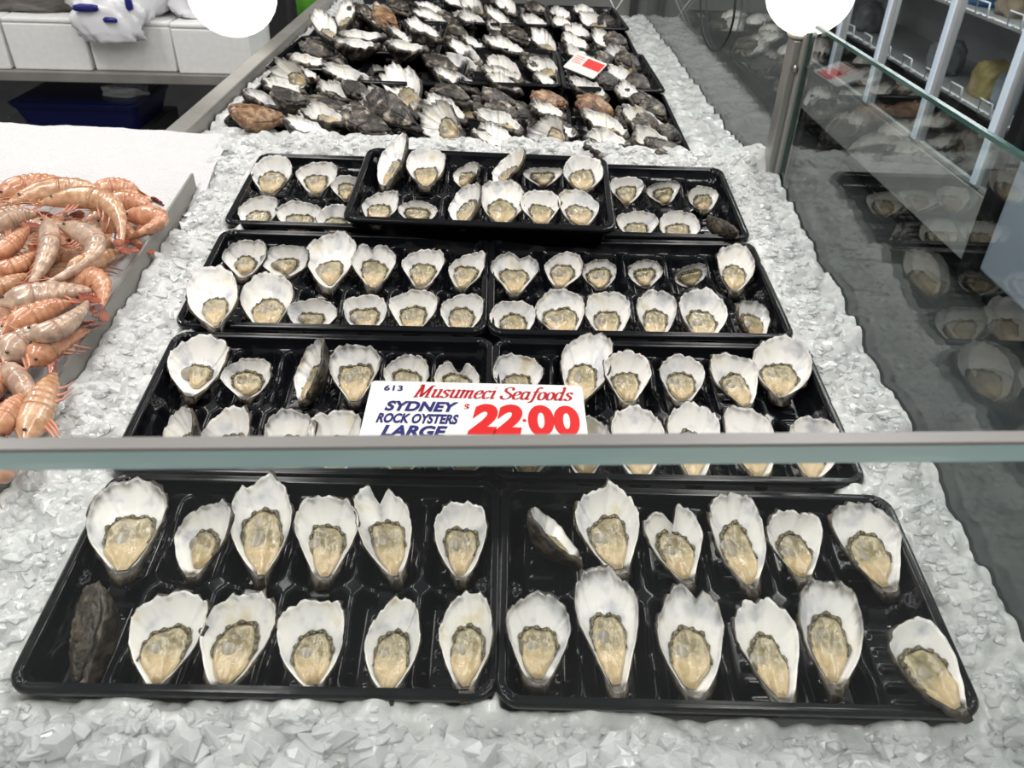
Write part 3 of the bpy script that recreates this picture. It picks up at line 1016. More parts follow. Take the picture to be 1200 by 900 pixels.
def ice_far_z(x, y):
    n1 = plates(x, y, 0.026, 1.0, 0.9, 41)
    n2 = plates(x, y, 0.012, 1.0, 0.8, 51)
    z = FAR_Z - 0.018 + 0.012 * n1 + 0.006 * n2
    zc = float(b2w([0, CREST, -0.010])[2])
    t = sstep(CREST_W - 0.02, FAR_Y0 + 0.02, y)
    z = z + (1 - t) * (zc - FAR_Z) * 0.9
    ins = np.minimum(np.minimum(x - FAR_X0 - 0.002, FAR_X1 + 0.002 - x), y - np.where(x < FAR_X0 + colw, FAR_YL, FAR_Y0) + 0.004)
    u = sstep(-0.003, 0.010, ins)
    z = z * (1 - u) + u * (FAR_Z - 0.062)
    # heap spreading to the left behind the prawns
    z = z - 0.05 * sstep(-0.50, -0.57, x) * (1 - sstep(CREST_W + 0.05, CREST_W + 0.2, y))
    return z


ice_far = heightfield('crushed_ice', np.arange(EDGE_X + 0.004, GLASS_X + 0.002, 0.005), np.arange(CREST_W - 0.02, FAR_END, 0.005), ice_far_z, M_ICE, lambda v: v)
tag(ice_far, 'strip of crushed ice around the far trays of large oysters', 'ice', kind='stuff')


def shard_geo(c, size, r, flat=0.45):
    """an irregular convex splinter of ice"""
    n = 5
    V = []
    A = r.uniform(0, 6.28)
    for lev, sc in ((-1, 0.55), (0.1, 1.0), (1, 0.45)):
        for k in range(n):
            th = A + 2 * math.pi * k / n + r.uniform(-0.35, 0.35)
            q = sc * r.uniform(0.65, 1.15)
            V.append((q * math.cos(th), q * math.sin(th) * 0.75, lev * flat * r.uniform(0.75, 1.1)))
    V = np.array(V) * size
    ax = r.normal(size=3)
    ax[2] *= 0.6
    ax /= np.linalg.norm(ax)
    Rm = np.array(Matrix.Rotation(r.uniform(0, 1.15), 3, Vector(ax)))
    V = V @ Rm.T + c
    Fc = [tuple(range(n))[::-1], tuple(range(2 * n, 3 * n))]
    for l in (0, 1):
        for k in range(n):
            Fc.append((l * n + k, l * n + (k + 1) % n, (l + 1) * n + (k + 1) % n, (l + 1) * n + k))
    return V, Fc


def scatter(name, pts, sizes, material, label, seed):
    r = np.random.default_rng(seed)
    V, Fc, off = [], [], 0
    for p, s_ in zip(pts, sizes):
        v, f = shard_geo(p, s_, r)
        V.append(v)
        Fc += [tuple(i + off for i in q) for q in f]
        off += len(v)
    o = mesh_obj(name, np.concatenate(V), Fc, material, smooth=False)
    b = o.modifiers.new('bevel', 'BEVEL')
    b.width = 0.0011
    b.segments = 2
    b.limit_method = 'NONE'
    tag(o, label, 'ice', kind='stuff')
    return o


r = np.random.default_rng(3)
N = 22000
xb, yb = r.uniform(DIV_X + 0.012, GLASS_X - 0.014, N), r.uniform(0.17, CREST + 0.01, N)
keep = (inside_tray(xb, yb) < -0.005) & ~((np.abs(xb + 0.008) < 0.33) & (yb > 0.31) & (yb < 1.115))
front = yb < 0.285
keep &= front | (r.uniform(size=N) < 0.6)
xb, yb = xb[keep], yb[keep]
sz = np.where(yb < 0.285, 0.006 + 0.018 * r.uniform(size=len(xb)) ** 2.2, 0.004 + 0.009 * r.uniform(size=len(xb)) ** 2.0)
sz = np.where((xb > 0.36) & (yb > 0.3), sz * 1.1, sz)
zb = ice_near_z(xb, yb) - 0.25 * sz
dd = inside_tray(xb, yb)
sz = np.minimum(sz, np.maximum(0.004, -dd * 0.75 + 0.001))
sz = np.minimum(sz, np.maximum(0.004, (GLASS_X - xb) * 0.8))
pw_ = b2w(np.stack([xb, yb, zb], -1))
fm_ = yb < 0.290
tr_ = (np.arange(len(fm_)) % 3) == 0
scatter('ice_splinters', pw_[~fm_ & tr_], sz[~fm_ & tr_], M_SHARD, 'clear glassy splinters of ice among the rock oyster trays', 25)
fm2 = fm_ | tr_
scatter('ice_splinters', pw_[~fm2], sz[~fm2], M_SHARD_O, 'loose splinters of ice beside and between the rock oyster trays', 5)
scatter('ice_splinters', pw_[fm_], sz[fm_], M_SHARD, 'large clear splinters of ice in front of the nearest trays', 15)
N = 2600
xf, yf = r.uniform(EDGE_X + 0.012, GLASS_X - 0.012, N), r.uniform(CREST_W, FAR_END - 0.02, N)
ins = np.minimum(np.minimum(xf - FAR_X0, FAR_X1 - xf), yf - np.where(xf < FAR_X0 + colw, FAR_YL, FAR_Y0))
k_ = ins < -0.008
xf, yf = xf[k_], yf[k_]
sf = r.uniform(0.004, 0.009, len(xf))
pf = np.stack([xf, yf, ice_far_z(xf, yf) - 0.2 * sf], -1)
scatter('ice_splinters', pf, sf, M_SHARD_O, 'loose ice splinters beside the far oyster trays', 6)

# ------------------------------------------------------------------ steelwork of the counter
counter = empty('display_counter', (0, 0.8, 0))
tag(counter, 'long steel seafood counter holding the iced oysters and prawns', 'counter')


def wbox(name, ext, material, parent, bevel=0.0):
    """box given in world coordinates under a parent that only has a translation"""
    px, py, pz = parent.location
    return box(name, (ext[0] - px, ext[1] - px, ext[2] - py, ext[3] - py, ext[4] - pz, ext[5] - pz), material, parent, bevel)


def bench_box(name, ext, material, parent):
    v = b2w(np.array(box_v(*ext))) - np.array(parent.location)
    return mesh_obj(name, v, BOXF, material, parent, smooth=False)


bench_box('divider', (DIV_X - 0.0015, DIV_X + 0.0015, 0.17, 1.045, -0.09, 0.012), M_STEEL_D, counter)
bench_box('bed_panel', (-1.25, GLASS_X + 0.01, 0.14, 1.20, -0.125, -0.10), M_STEEL, counter)
wbox('far_bed_panel', (EDGE_X - 0.01, GLASS_X + 0.01, CREST_W - 0.02, FAR_END + 0.02, FAR_Z - 0.12, FAR_Z - 0.10), M_STEEL, counter)
wbox('side_kerb', (EDGE_X - 0.035, EDGE_X, CREST_W - 0.02, FAR_END + 0.03, FAR_Z - 0.12, FAR_Z + 0.006), M_STEEL_D, counter, 0.003)
wbox('side_panel', (EDGE_X - 0.034, EDGE_X - 0.02, CREST_W - 0.02, FAR_END + 0.03, 0.1, FAR_Z - 0.121), M_STEEL_D, counter)
wbox('front_panel', (-1.25, GLASS_X + 0.01, 0.165, 0.185, 0.1, ZOFF - 0.11), M_STEEL_D, counter)

# ------------------------------------------------------------------ glass screens
TOPV = CAM[2] - 0.198
PE = onx(905, 205, GLASS_X)
POST_Y = float(PE[1])
side = empty('glass_screen', (GLASS_X, POST_Y, 0.75))
tag(side, 'clear side glass screen in front of the steel post, right of the ice', 'glass screen')
wbox('pane', (GLASS_X, GLASS_X + 0.006, 0.10, POST_Y - 0.035, 0.55, TOPV - 0.004), M_GLASS, side)
wbox('polished_edge', (GLASS_X, GLASS_X + 0.006, 0.10, POST_Y - 0.035, TOPV - 0.004, TOPV), M_EDGE_D, side)
wbox('end_edge', (GLASS_X, GLASS_X + 0.006, POST_Y - 0.035, POST_Y - 0.030, 0.60, TOPV), M_EDGE_D, side)
side2 = empty('glass_screen', (GLASS_X, SCREEN_Y, 0.75))
tag(side2, 'clear side glass screen behind the steel post, beside the large oysters', 'glass screen')
wbox('pane', (GLASS_X, GLASS_X + 0.006, POST_Y + 0.03, SCREEN_Y - 0.002, 0.60, TOPV - 0.004), M_GLASS, side2)
wbox('polished_edge', (GLASS_X, GLASS_X + 0.006, POST_Y + 0.03, SCREEN_Y - 0.002, TOPV - 0.004, TOPV), M_EDGE_D, side2)

post = empty('steel_post', (GLASS_X, POST_Y, 0.0))
tag(post, 'square brushed steel post between the two side glass screens', 'post')
wbox('upright', (GLASS_X - 0.014, GLASS_X + 0.016, POST_Y - 0.015, POST_Y + 0.016, 0.1, CAM[2] - 0.02), M_STEEL, post, 0.002)
wbox('glass_channel', (GLASS_X - 0.004, GLASS_X + 0.010, POST_Y - 0.030, POST_Y - 0.0155, 0.6, TOPV + 0.006), M_STEEL_D, post, 0.001)
for zz in (TOPV - 0.06, TOPV - 0.22):
    V, Fc = tube_geo([(-0.006, -0.023, zz), (-0.010, -0.023, zz)], 0.005, 10)
    mesh_obj('screw', V, Fc, M_STEEL, post)

fg = onz(0, 513, TOPV)
fg2 = onz(1200, 505, TOPV)
u = (fg2 - fg) / np.linalg.norm(fg2 - fg)
ang = math.atan2(u[1], u[0])
front_g = empty('glass_screen', mw=Matrix.Translation(Vector(fg)) @ Matrix.Rotation(ang, 4, 'Z'))
tag(front_g, 'front glass screen whose greenish top edge crosses the whole picture', 'glass screen')
LF, LR, TH = -1.0, 0.62, 0.0072
GH = 0.0102
box('pane', (LF, LR, -TH, 0, -0.42, -GH), M_GLASS_F, front_g)
box('polished_edge', (LF, LR, -TH, 0, -GH, -0.0016), M_EDGE, front_g)
box('ground_top', (LF, LR, -TH, 0, -0.0016, 0), M_EDGE_T, front_g)

# ------------------------------------------------------------------ lettering helpers
def text_mesh(body, size, shear=0.0, offset=0.0, spacing=1.0):
    cu = bpy.data.curves.new('lettering', 'FONT')
    cu.body = body
    cu.size = size
    cu.shear = shear
    cu.offset = offset
    cu.space_character = spacing
    o = bpy.data.objects.new('lettering', cu)
    COL.objects.link(o)
    dg = bpy.context.evaluated_depsgraph_get()
    me = bpy.data.meshes.new_from_object(o.evaluated_get(dg))
    bpy.data.objects.remove(o)
    return me


def fit_text(me, x0, x1, y0, y1):
    n = len(me.vertices)
    co = np.zeros(n * 3)
    me.vertices.foreach_get('co', co)
    co = co.reshape(-1, 3)
    mn, mx = co.min(0), co.max(0)
    co[:, 0] = x0 + (co[:, 0] - mn[0]) / (mx[0] - mn[0]) * (x1 - x0)
    co[:, 1] = y0 + (co[:, 1] - mn[1]) / (mx[1] - mn[1]) * (y1 - y0)
    co[:, 2] = 0.0
    me.vertices.foreach_set('co', co.ravel())
    me.update()
    return me


GLY = {
    'M': (1.55, [[(0, 0), (.42, 0)], [(.18, 0), (.3, 1.5)], [(.06, 1.5), (.34, 1.5), (.68, .05)], [(.68, .05), (1.24, 1.5)], [(1.22, 1.5), (1.20, 0)], [(1.02, 0), (1.5, 0)], [(1.2, 1.5), (1.5, 1.5)]]),
    'u': (.98, [[(0, .92), (.2, 1), (.2, .25), (.3, .02), (.5, .05), (.7, .3)], [(.52, .97), (.72, 1), (.7, .12), (.8, 0), (.93, .1)]]),
    'm': (1.38, [[(0, .92), (.18, 1), (.17, 0)], [(.17, .65), (.35, .95), (.52, 1), (.6, .85), (.58, 0)], [(.59, .65), (.78, .95), (.95, 1), (1.03, .85), (1.0, .12), (1.1, 0), (1.24, .1)]]),
    's': (.74, [[(.58, .80), (.46, .99), (.22, .98), (.12, .76), (.3, .56), (.52, .42), (.58, .2), (.42, .01), (.16, .02), (.02, .2)]]),
    'e': (.78, [[(.1, .5), (.5, .58), (.62, .78), (.5, 1), (.3, .99), (.1, .72), (.08, .3), (.25, .01), (.48, .02), (.66, .2)]]),
    'c': (.76, [[(.6, .8), (.5, 1), (.3, .99), (.1, .72), (.08, .3), (.25, .01), (.45, .01), (.64, .2)]]),
    'i': (.50, [[(0, .92), (.2, 1), (.18, .12), (.28, 0), (.4, .1)], [(.18, 1.36), (.23, 1.42)]]),
    'S': (1.10, [[(.92, 1.15), (.86, 1.42), (.56, 1.52), (.25, 1.36), (.24, 1.06), (.55, .8), (.85, .58), (.88, .28), (.64, .02), (.3, 0), (.08, .15), (.02, .42)]]),
    'a': (.96, [[(.62, .85), (.45, 1), (.25, .99), (.08, .7), (.08, .25), (.22, 0), (.4, .05), (.62, .35)], [(.66, 1), (.62, .12), (.72, 0), (.86, .1)]]),
    'f': (.66, [[(.78, 1.46), (.62, 1.6), (.45, 1.48), (.34, 1), (.26, 0), (.12, -.34), (-.06, -.28)], [(.05, 1), (.66, 1)]]),
    'o': (.80, [[(.36, 1), (.12, .85), (.06, .45), (.15, .1), (.36, 0), (.58, .15), (.66, .55), (.56, .9), (.36, 1)]]),
    'd': (.98, [[(.62, .85), (.45, 1), (.25, .99), (.08, .7), (.08, .25), (.22, 0), (.4, .05), (.62, .35)], [(.5, 1.55), (.68, 1.6), (.62, .12), (.72, 0), (.86, .1)]]),
    ' ': (.5, []),
}


def catmull(P, n=7):
    P = np.array(P, float)
    if len(P) == 2:
        return P
    Q = np.concatenate([[2 * P[0] - P[1]], P, [2 * P[-1] - P[-2]]])
    out = []
    for i in range(1, len(Q) - 2):
        for t in np.linspace(0, 1, n, endpoint=False):
            a, b, c, d = Q[i - 1], Q[i], Q[i + 1], Q[i + 2]
            out.append(0.5 * (2 * b + (c - a) * t + (2 * a - 5 * b + 4 * c - d) * t * t + (3 * b - a - 3 * c + d) * t ** 3))
    out.append(P[-1])
    return np.array(out)


def pen_text(s, shear=0.32, nib=(0.26, 0.06)):
    """broad-nib italic: thick stems, thin joins"""
    V, Fc, cx = [], [], 0.0
    nb = np.array(nib) / 2
    thin = np.array([-0.02, 0.035])
    for chh in s:
        adv, strokes = GLY[chh]
        for st_ in strokes:
            P = catmull(st_)
            for i in range(len(P) - 1):
                a, b = P[i], P[i + 1]
                for n_ in (nb, thin):
                    k = len(V)
                    for q in (a - n_, a + n_, b + n_, b - n_):
                        V.append((q[0] + cx + shear * q[1], q[1], 0))
                    Fc.append((k, k + 1, k + 2, k + 3))
        cx += adv
    return V, Fc


M_CARD = mat('white_card', srgb(216, 216, 212), 0.3, coat=0.2)
M_RED = mat('red_print', srgb(196, 12, 14), 0.45)
M_RED2 = mat('dark_red_print', srgb(172, 14, 34), 0.45)
M_BLUE = mat('blue_print', srgb(22, 26, 96), 0.45)


def card(name, TL, TR, BL, label, cat, th=0.0012):
    TL, TR, BL = map(lambda q: Vector([float(c) for c in q]), (TL, TR, BL))
    ex = (TR - TL)
    w = ex.length
    ex = ex / w
    dn = BL - TL
    dn = dn - ex * dn.dot(ex)
    h = dn.length
    ey = -dn / h
    ez = ex.cross(ey)
    M = Matrix.Identity(4)
    o0 = TL - ey * h
    for i in range(3):
        M[i][0], M[i][1], M[i][2], M[i][3] = ex[i], ey[i], ez[i], o0[i]
    root = empty(name, mw=M)
    tag(root, label, cat)
    r_ = 0.004
    loop = [(x + w / 2, y + h / 2) for (x, y, z) in rr_loop(w / 2, h / 2, r_, 0, 4)]
    n = len(loop)
    V = [(x, y, -th) for x, y in loop] + [(x, y, 0) for x, y in loop]
    Fc = [tuple(range(n))[::-1], tuple(range(n, 2 * n))] + [(k, (k + 1) % n, n + (k + 1) % n, n + k) for k in range(n)]
    mesh_obj('card', V, Fc, M_CARD, root, smooth=False)
    return root, w, h


def put_text(root, me, material, z=0.0004, name='lettering'):
    me.materials.clear()
    me.materials.append(material)
    o = bpy.data.objects.new(name, me)
    link(o, root)
    o.location = (0, 0, z)
    return o


# price sign: lies level across the oysters
zs = float(b2w([0, 0.63, 0.034])[2])
TLp, TRp, BLp = onz(436, 446, zs + 0.004), onz(682, 452, zs + 0.004), onz(404, 534, zs)
sign, sw, sh = card('price_sign', TLp, TRp, BLp, 'white price sign with red and blue print lying across the second-row trays', 'sign')
print('SIGN', sw, sh)
sx = lambda f: f * sw
sy = lambda f: (1 - f) * sh
put_text(sign, fit_text(text_mesh('613', 1.0, 0, 0.03, 1.1), sx(.065), sx(.152), sy(.145), sy(.065)), M_BLUE)
V, Fc = pen_text('Musumeci Seafoods')
V = np.array(V)
V[:, 0] = sx(.20) + (V[:, 0] - V[:, 0].min()) / np.ptp(V[:, 0]) * sx(.755)
V[:, 1] = sy(.225) + V[:, 1] * sh * 0.112
o = mesh_obj('lettering', V, Fc, M_RED2, sign, smooth=False)
o.location = (0, 0, 0.0004)
put_text(sign, fit_text(text_mesh('SYDNEY', 1.0, 0.25, 0.045, 1.02), sx(.085), sx(.420), sy(.425), sy(.285)), M_BLUE)
put_text(sign, fit_text(text_mesh('ROCK OYSTERS', 1.0, 0.25, 0.045, 1.02), sx(.058), sx(.425), sy(.585), sy(.455)), M_BLUE)
put_text(sign, fit_text(text_mesh('LARGE', 1.0, 0.25, 0.045, 1.02), sx(.09), sx(.38), sy(.76), sy(.61)), M_BLUE)
put_text(sign, fit_text(text_mesh('$', 1.0, 0, 0.012, 1.0), sx(.447), sx(.472), sy(.40), sy(.305)), M_RED2)
put_text(sign, fit_text(text_mesh('22', 1.0, 0.18, 0.055, 1.0), sx(.468), sx(.712), sy(.71), sy(.30)), M_RED)
put_text(sign, fit_text(text_mesh('.', 1.0, 0, 0.02), sx(.712), sx(.730), sy(.53), sy(.495)), M_RED)
put_text(sign, fit_text(text_mesh('00', 1.0, 0.0, 0.050, 1.06), sx(.737), sx(.970), sy(.71), sy(.30)), M_RED)

# far sign, propped on the large oysters
zf_ = FAR_Z + 0.045
fs, fw, fh = card('price_sign', onz(677, 61, FAR_Z + 0.060), onz(712, 75, FAR_Z + 0.045), onz(660, 78, FAR_Z + 0.045), 'small white and red price card lying on the large far oysters', 'sign')
print('FSIGN', fw, fh)
M_RED3 = mat('price_red', srgb(206, 28, 20), 0.45)
M_PINK = mat('faded_red_print', srgb(226, 130, 120), 0.45)
def patch(x0, x1, y0, y1, mm, nm):
    o = mesh_obj(nm, [(x0 * fw, y0 * fh, 0), (x1 * fw, y0 * fh, 0), (x1 * fw, y1 * fh, 0), (x0 * fw, y1 * fh, 0)], [(0, 1, 2, 3)], mm, fs, smooth=False)
    o.location = (0, 0, 0.0004)
    return o
patch(.42, .97, .40, .88, M_RED3, 'price_block')
for yv in (.84, .72, .60, .48):
    patch(.06, .34, yv - .05, yv, M_PINK, 'print_line')

# ------------------------------------------------------------------ prawn bed: heaped fine ice and raw prawns
def snow_z(xb, yb):
    n = vnoise(xb / 0.05, yb / 0.05, 61) * 0.5 + vnoise(xb / 0.02, yb / 0.02, 62) * 0.25 + vnoise(xb / 0.007, yb / 0.007, 64) * 0.12
    edge = 0.985 + 0.03 * (vnoise(xb / 0.12, yb * 0, 63) - 0.5)
    up = sstep(edge - 0.02, edge + 0.14, yb)
    fall = sstep(-0.44, -0.60, xb)
    z = -0.026 + up * (0.021 + 0.010 * fall) + 0.010 * n
    z = z - 0.16 * sstep(1.19, 1.30, yb) * (0.3 + 0.7 * fall)
    return z


snow = heightfield('heaped_ice', np.arange(-1.30, -0.405, 0.005), np.concatenate([np.arange(0.16, 0.94, 0.012), np.arange(0.94, 1.31, 0.004)]),
                   lambda x, y: np.where(x > DIV_X - 0.004, np.where(y > 1.0, snow_z(x, y), -0.10), snow_z(x, y)), M_SNOW, b2w)
tag(snow, 'smooth heap of fine white ice behind the raw prawns', 'ice', kind='stuff')
for p in snow.data.polygons:
    p.use_smooth = True


def prawn_mat(name, c1, c2, c3):
    m = bpy.data.materials.new(name)
    m.use_nodes = True
    nt = m.node_tree
    p = nt.nodes['Principled BSDF']
    p.inputs['Roughness'].default_value = 0.22
    p.inputs['Coat Weight'].default_value = 0.55
    p.inputs['Coat Roughness'].default_value = 0.08
    p.inputs['Subsurface Weight'].default_value = 0.2
    p.inputs['Subsurface Scale'].default_value = 0.005
    p.inputs['Subsurface Radius'].default_value = (1.0, 0.5, 0.3)
    tc = nt.nodes.new('ShaderNodeTexCoord')
    n = nt.nodes.new('ShaderNodeTexNoise')
    n.inputs['Scale'].default_value = 110
    n.inputs['Detail'].default_value = 6
    nt.links.new(tc.outputs['Object'], n.inputs['Vector'])
    rp = ramp(nt, [(0.32, c1), (0.52, c2), (0.68, c3)])
    nt.links.new(n.outputs['Fac'], rp.inputs['Fac'])
    at = nt.nodes.new('ShaderNodeAttribute')
    at.attribute_name = 'seam'
    mx = nt.nodes.new('ShaderNodeMix')
    mx.data_type = 'RGBA'
    mx.inputs['B'].default_value = srgb(150, 84, 56)
    nt.links.new(at.outputs['Fac'], mx.inputs['Factor'])
    nt.links.new(rp.outputs['Color'], mx.inputs['A'])
    nt.links.new(mx.outputs['Result'], p.inputs['Base Color'])
    b = nt.nodes.new('ShaderNodeBump')
    b.inputs['Strength'].default_value = 0.45
    b.inputs['Distance'].default_value = 0.002
    nt.links.new(n.outputs['Fac'], b.inputs['Height'])
    nt.links.new(b.outputs['Normal'], p.inputs['Normal'])
    return m


M_PR = [prawn_mat('prawn_shell_orange', srgb(180, 122, 90), srgb(204, 148, 114), srgb(220, 172, 140)),
        prawn_mat('prawn_shell_grey', srgb(158, 136, 120), srgb(190, 162, 140), srgb(212, 184, 158)),
        prawn_mat('prawn_shell_tan', srgb(170, 126, 94), srgb(196, 152, 116), srgb(216, 180, 148))]
M_LEG = mat('prawn_leg', srgb(206, 140, 114), 0.3, coat=0.5)
M_FAN = mat('tail_fan_dark', srgb(196, 104, 66), 0.25, coat=0.6, var=srgb(70, 52, 62), var_scale=60)
M_EYE = mat('prawn_eye', (0.006, 0.006, 0.006, 1), 0.08, coat=1.0)


def make_prawn(head, mid, tail, r0, tone, seed, label, group, detail=True, flip=1):
    r = np.random.default_rng(seed)
    NS, NK = 46, 12
    C = bez(head, mid, tail, NS)
    ss = np.linspace(0, 1, NS)
    chord = 0.5 * (np.array(head) + np.array(tail))
    bend = np.array(mid) - chord
    up = RX @ np.array([0, 0, 1.0])
    if np.linalg.norm(bend) < 0.006:
        bend = np.cross(np.array(tail) - np.array(head), up) * flip
    bend = bend / np.linalg.norm(bend)
    T = np.gradient(C, axis=0)
    T /= np.linalg.norm(T, axis=1)[:, None]
    D = bend[None, :] - T * (T @ bend)[:, None]            # dorsal direction
    D = D + 0.55 * (up[None, :] - T * (T @ up)[:, None])
    D /= np.linalg.norm(D, axis=1)[:, None]
    B = np.cross(T, D)
    rad = np.interp(ss, [0, .05, .12, .22, .36, .42, .60, .80, .92, 1.0], [.10, .34, .72, 1.0, 1.06, 1.0, .90, .62, .38, .22]) * r0
    ab = (ss > .40) & (ss < .93)
    saw = ((ss - .40) / .088) % 1.0
    rad = np.where(ab, rad * (1.0 + 0.17 * saw - 0.06), rad)
    seam = np.where(ab, sstep(.66, .97, saw) * .9, 0.0) + np.where((ss > .36) & (ss <= .41), .4, 0)
    th = np.linspace(0, 2 * math.pi, NK, endpoint=False)
    ring = C[:, None, :] + rad[:, None, None] * (1.16 * np.cos(th)[None, :, None] * D[:, None, :] + 0.86 * np.sin(th)[None, :, None] * B[:, None, :])
    root = empty('prawn', loc=tuple(float(v) for v in C[NS // 2]))
    tag(root, label, 'prawn', group)
    off = C[NS // 2]

    def seg(nm, i0, i1, mm):
        V = ring[i0:i1].reshape(-1, 3) - off
        n = i1 - i0
        Fc = [tuple(f) for f in grid_faces(NK, n, wrap=True)] + [tuple(range(NK))[::-1], tuple(range((n - 1) * NK, n * NK))]
        at = np.repeat(seam[i0:i1], NK)
        return mesh_obj(nm, V, Fc, mm, root, attrs={'seam': at})

    ic = int(0.41 * NS)
    ca = seg('carapace', 0, ic + 1, M_PR[tone])
    seg('abdomen', ic, NS, M_PR[tone])
    # tail fan: four blades
    e, t, d, b = C[-1] - off, T[-1], D[-1], B[-1]
    for k, a in enumerate((-0.55, -0.2, 0.2, 0.55)):
        dirv = t * math.cos(a) + b * math.sin(a)
        sdv = np.cross(dirv, d)
        Lb, Wb = r0 * (1.7 - 0.4 * abs(a)), r0 * 0.36
        V = []
        for sg in (1, -1):
            for (l_, w_) in ((0, .3), (.35, .9), (.7, 1.0), (1.0, .55), (1.0, -.55), (.7, -1.0), (.35, -.9), (0, -.3)):
                V.append(e - 0.3 * r0 * t + dirv * Lb * l_ + sdv * Wb * w_ + d * (sg * 0.0005 + 0.001 * k))
        Fc = [tuple(range(8)), tuple(range(8, 16))[::-1]] + [(q, 8 + q, 8 + (q + 1) % 8, (q + 1) % 8) for q in range(8)]
        mesh_obj('tail_blade', V, Fc, M_FAN, root, smooth=False)
    if not detail:
        return root
    for k in range(6):
        s_ = 0.20 + 0.045 * k if k < 3 else 0.50 + 0.10 * (k - 3)
        i = int(s_ * NS)
        p0 = C[i] - off - D[i] * rad[i] * 0.9 + B[i] * rad[i] * 0.35
        p1 = p0 - D[i] * r0 * (0.6 if k < 3 else 0.4) + T[i] * r0 * (-0.5 if k < 3 else 0.5)
        p2 = p1 - D[i] * r0 * 0.5 + T[i] * r0 * (-0.9 if k < 3 else 0.8) + B[i] * r0 * 0.2
        tube('leg', [p0, p1, p2], [r0 * .16, r0 * .11, r0 * .04], M_LEG, root, n=5)
    i = 3
    for sg in (-1, 1):
        pe = C[i + 1] - off + B[i + 1] * sg * rad[i + 1] * 1.0 + D[i + 1] * rad[i + 1] * 0.5
        Ve, Fe = tube_geo([pe - B[i] * sg * r0 * .05, pe + B[i] * sg * r0 * .1, pe + B[i] * sg * r0 * .2], [r0 * .06, r0 * .15, r0 * .08], 8)
        mesh_obj('eye', Ve, Fe, M_EYE, ca)
        a0 = C[1] - off + B[1] * sg * rad[1] * .5
        a1 = a0 - T[0] * r0 * 2.5 + up * r0 * r.uniform(.4, 1.4) + B[1] * sg * r0
        a2 = a1 - T[0] * r0 * 2.0 + B[1] * sg * r0 * r.uniform(1, 3.5) + up * r0 * r.uniform(-1.4, 0.2)
        tube('antenna', bez(a0, a1, a2, 8), np.linspace(r0 * .06, r0 * .02, 8), M_LEG, root, n=4)
    # pointed rostrum on the carapace
    q0 = C[0] - off + D[0] * rad[2] * .2
    tube('rostrum', [C[6] - off + D[6] * rad[6] * 1.0, q0, q0 - T[0] * r0 * 1.3 + D[0] * r0 * .25], [r0 * .2, r0 * .14, r0 * .02], M_PR[tone], root, n=6)
    return root


PR = [  # head, middle, tail, z of the axis above the tray plane, tone, phrase
    (-6, 232, 37, 216, 80, 213, .020, 0, 'straight pale orange raw prawn at the top left edge of the pile'),
    (8, 240, 84, 220, 133, 243, .020, 2, 'arched raw prawn along the upper rim of the pile'),
    (44, 240, 122, 236, 142, 286, .042, 2, 'large curled tan raw prawn lying on top of the pile'),
    (104, 230, 138, 220, 163, 226, .008, 0, 'raw prawn whose tail lies at the upper right of the pile'),
    (122, 240, 156, 238, 180, 247, .016, 0, 'raw prawn pointing its dark tail at the steel divider'),
    (138, 254, 186, 258, 148, 280, .018, 0, 'tightly curled orange raw prawn against the steel divider'),
    (52, 258, 56, 294, 30, 342, .034, 1, 'greyish raw prawn pointing down the middle of the pile'),
    (64, 264, 112, 292, 44, 338, .036, 1, 'greyish hook-shaped raw prawn bent towards the divider'),
    (78, 326, 108, 308, 146, 296, .030, 2, 'raw prawn lying crosswise in the middle of the pile'),
    (70, 330, 114, 330, 118, 362, .022, 0, 'orange raw prawn arched beside the lower divider'),
    (-2, 358, 52, 344, 108, 340, .026, 1, 'raw prawn with striped grey tail across the lower pile'),
    (2, 394, 46, 368, 84, 356, .034, 0, 'raw prawn with spread red legs in the lower pile'),
    (28, 394, 74, 382, 102, 354, .040, 1, 'greyish raw prawn climbing towards the divider'),
    (-12, 318, 20, 312, 42, 296, .024, 0, 'plump orange raw prawn at the left edge of the picture'),
    (-14, 272, 14, 254, 44, 252, .026, 1, 'pale grey raw prawn at the left edge under the topmost one'),
    (-8, 302, 12, 288, 34, 268, .030, 0, 'raw prawn with pink legs at the left edge, mid pile'),
    (6, 424, 34, 398, 92, 382, .030, 1, 'long raw prawn above the bare ice by the divider'),
    (36, 430, 62, 404, 104, 386, .022, 0, 'smooth orange raw prawn bordering the bare ice'),
    (28, 520, 48, 472, 64, 438, .022, 2, 'speckled tan raw prawn just above the glass edge'),
    (-8, 512, 8, 488, 28, 462, .028, 0, 'orange raw prawn at the lower left above the glass edge'),
    (4, 430, 26, 452, 40, 476, .024, 1, 'raw prawn lying between the ice and the left edge'),
    (-20, 345, 8, 335, 40, 322, .020, 2, 'raw prawn half hidden under the hook-shaped one'),
    (-16, 408, 6, 402, 30, 382, .022, 1, 'raw prawn low at the left edge below the red-legged one'),
    (-24, 470, -4, 450, 10, 432, .020, 0, 'raw prawn cut by the left edge of the picture, low in the pile'),
    (118, 262, 140, 268, 166, 290, .008, 0, 'raw prawn half buried beneath the curled tan one'),
    (-10, 560, 6, 548, 14, 530, .020, 0, 'raw prawn peeping out below the glass edge at far left'),
]
for i, (x0, y0, x1, y1, x2, y2, zz, tone, lab) in enumerate(PR):
    h, mi, t = (b2w(onb(px, py, zz + dz)) for px, py, dz in ((x0, y0, .0), (x1, y1, .003), (x2, y2, -.004)))
    make_prawn(h, mi, t, 0.0122, tone, 300 + i, lab, 'raw prawns on ice', detail=True, flip=1 if i % 2 else -1)
r = np.random.default_rng(44)
LOW = []
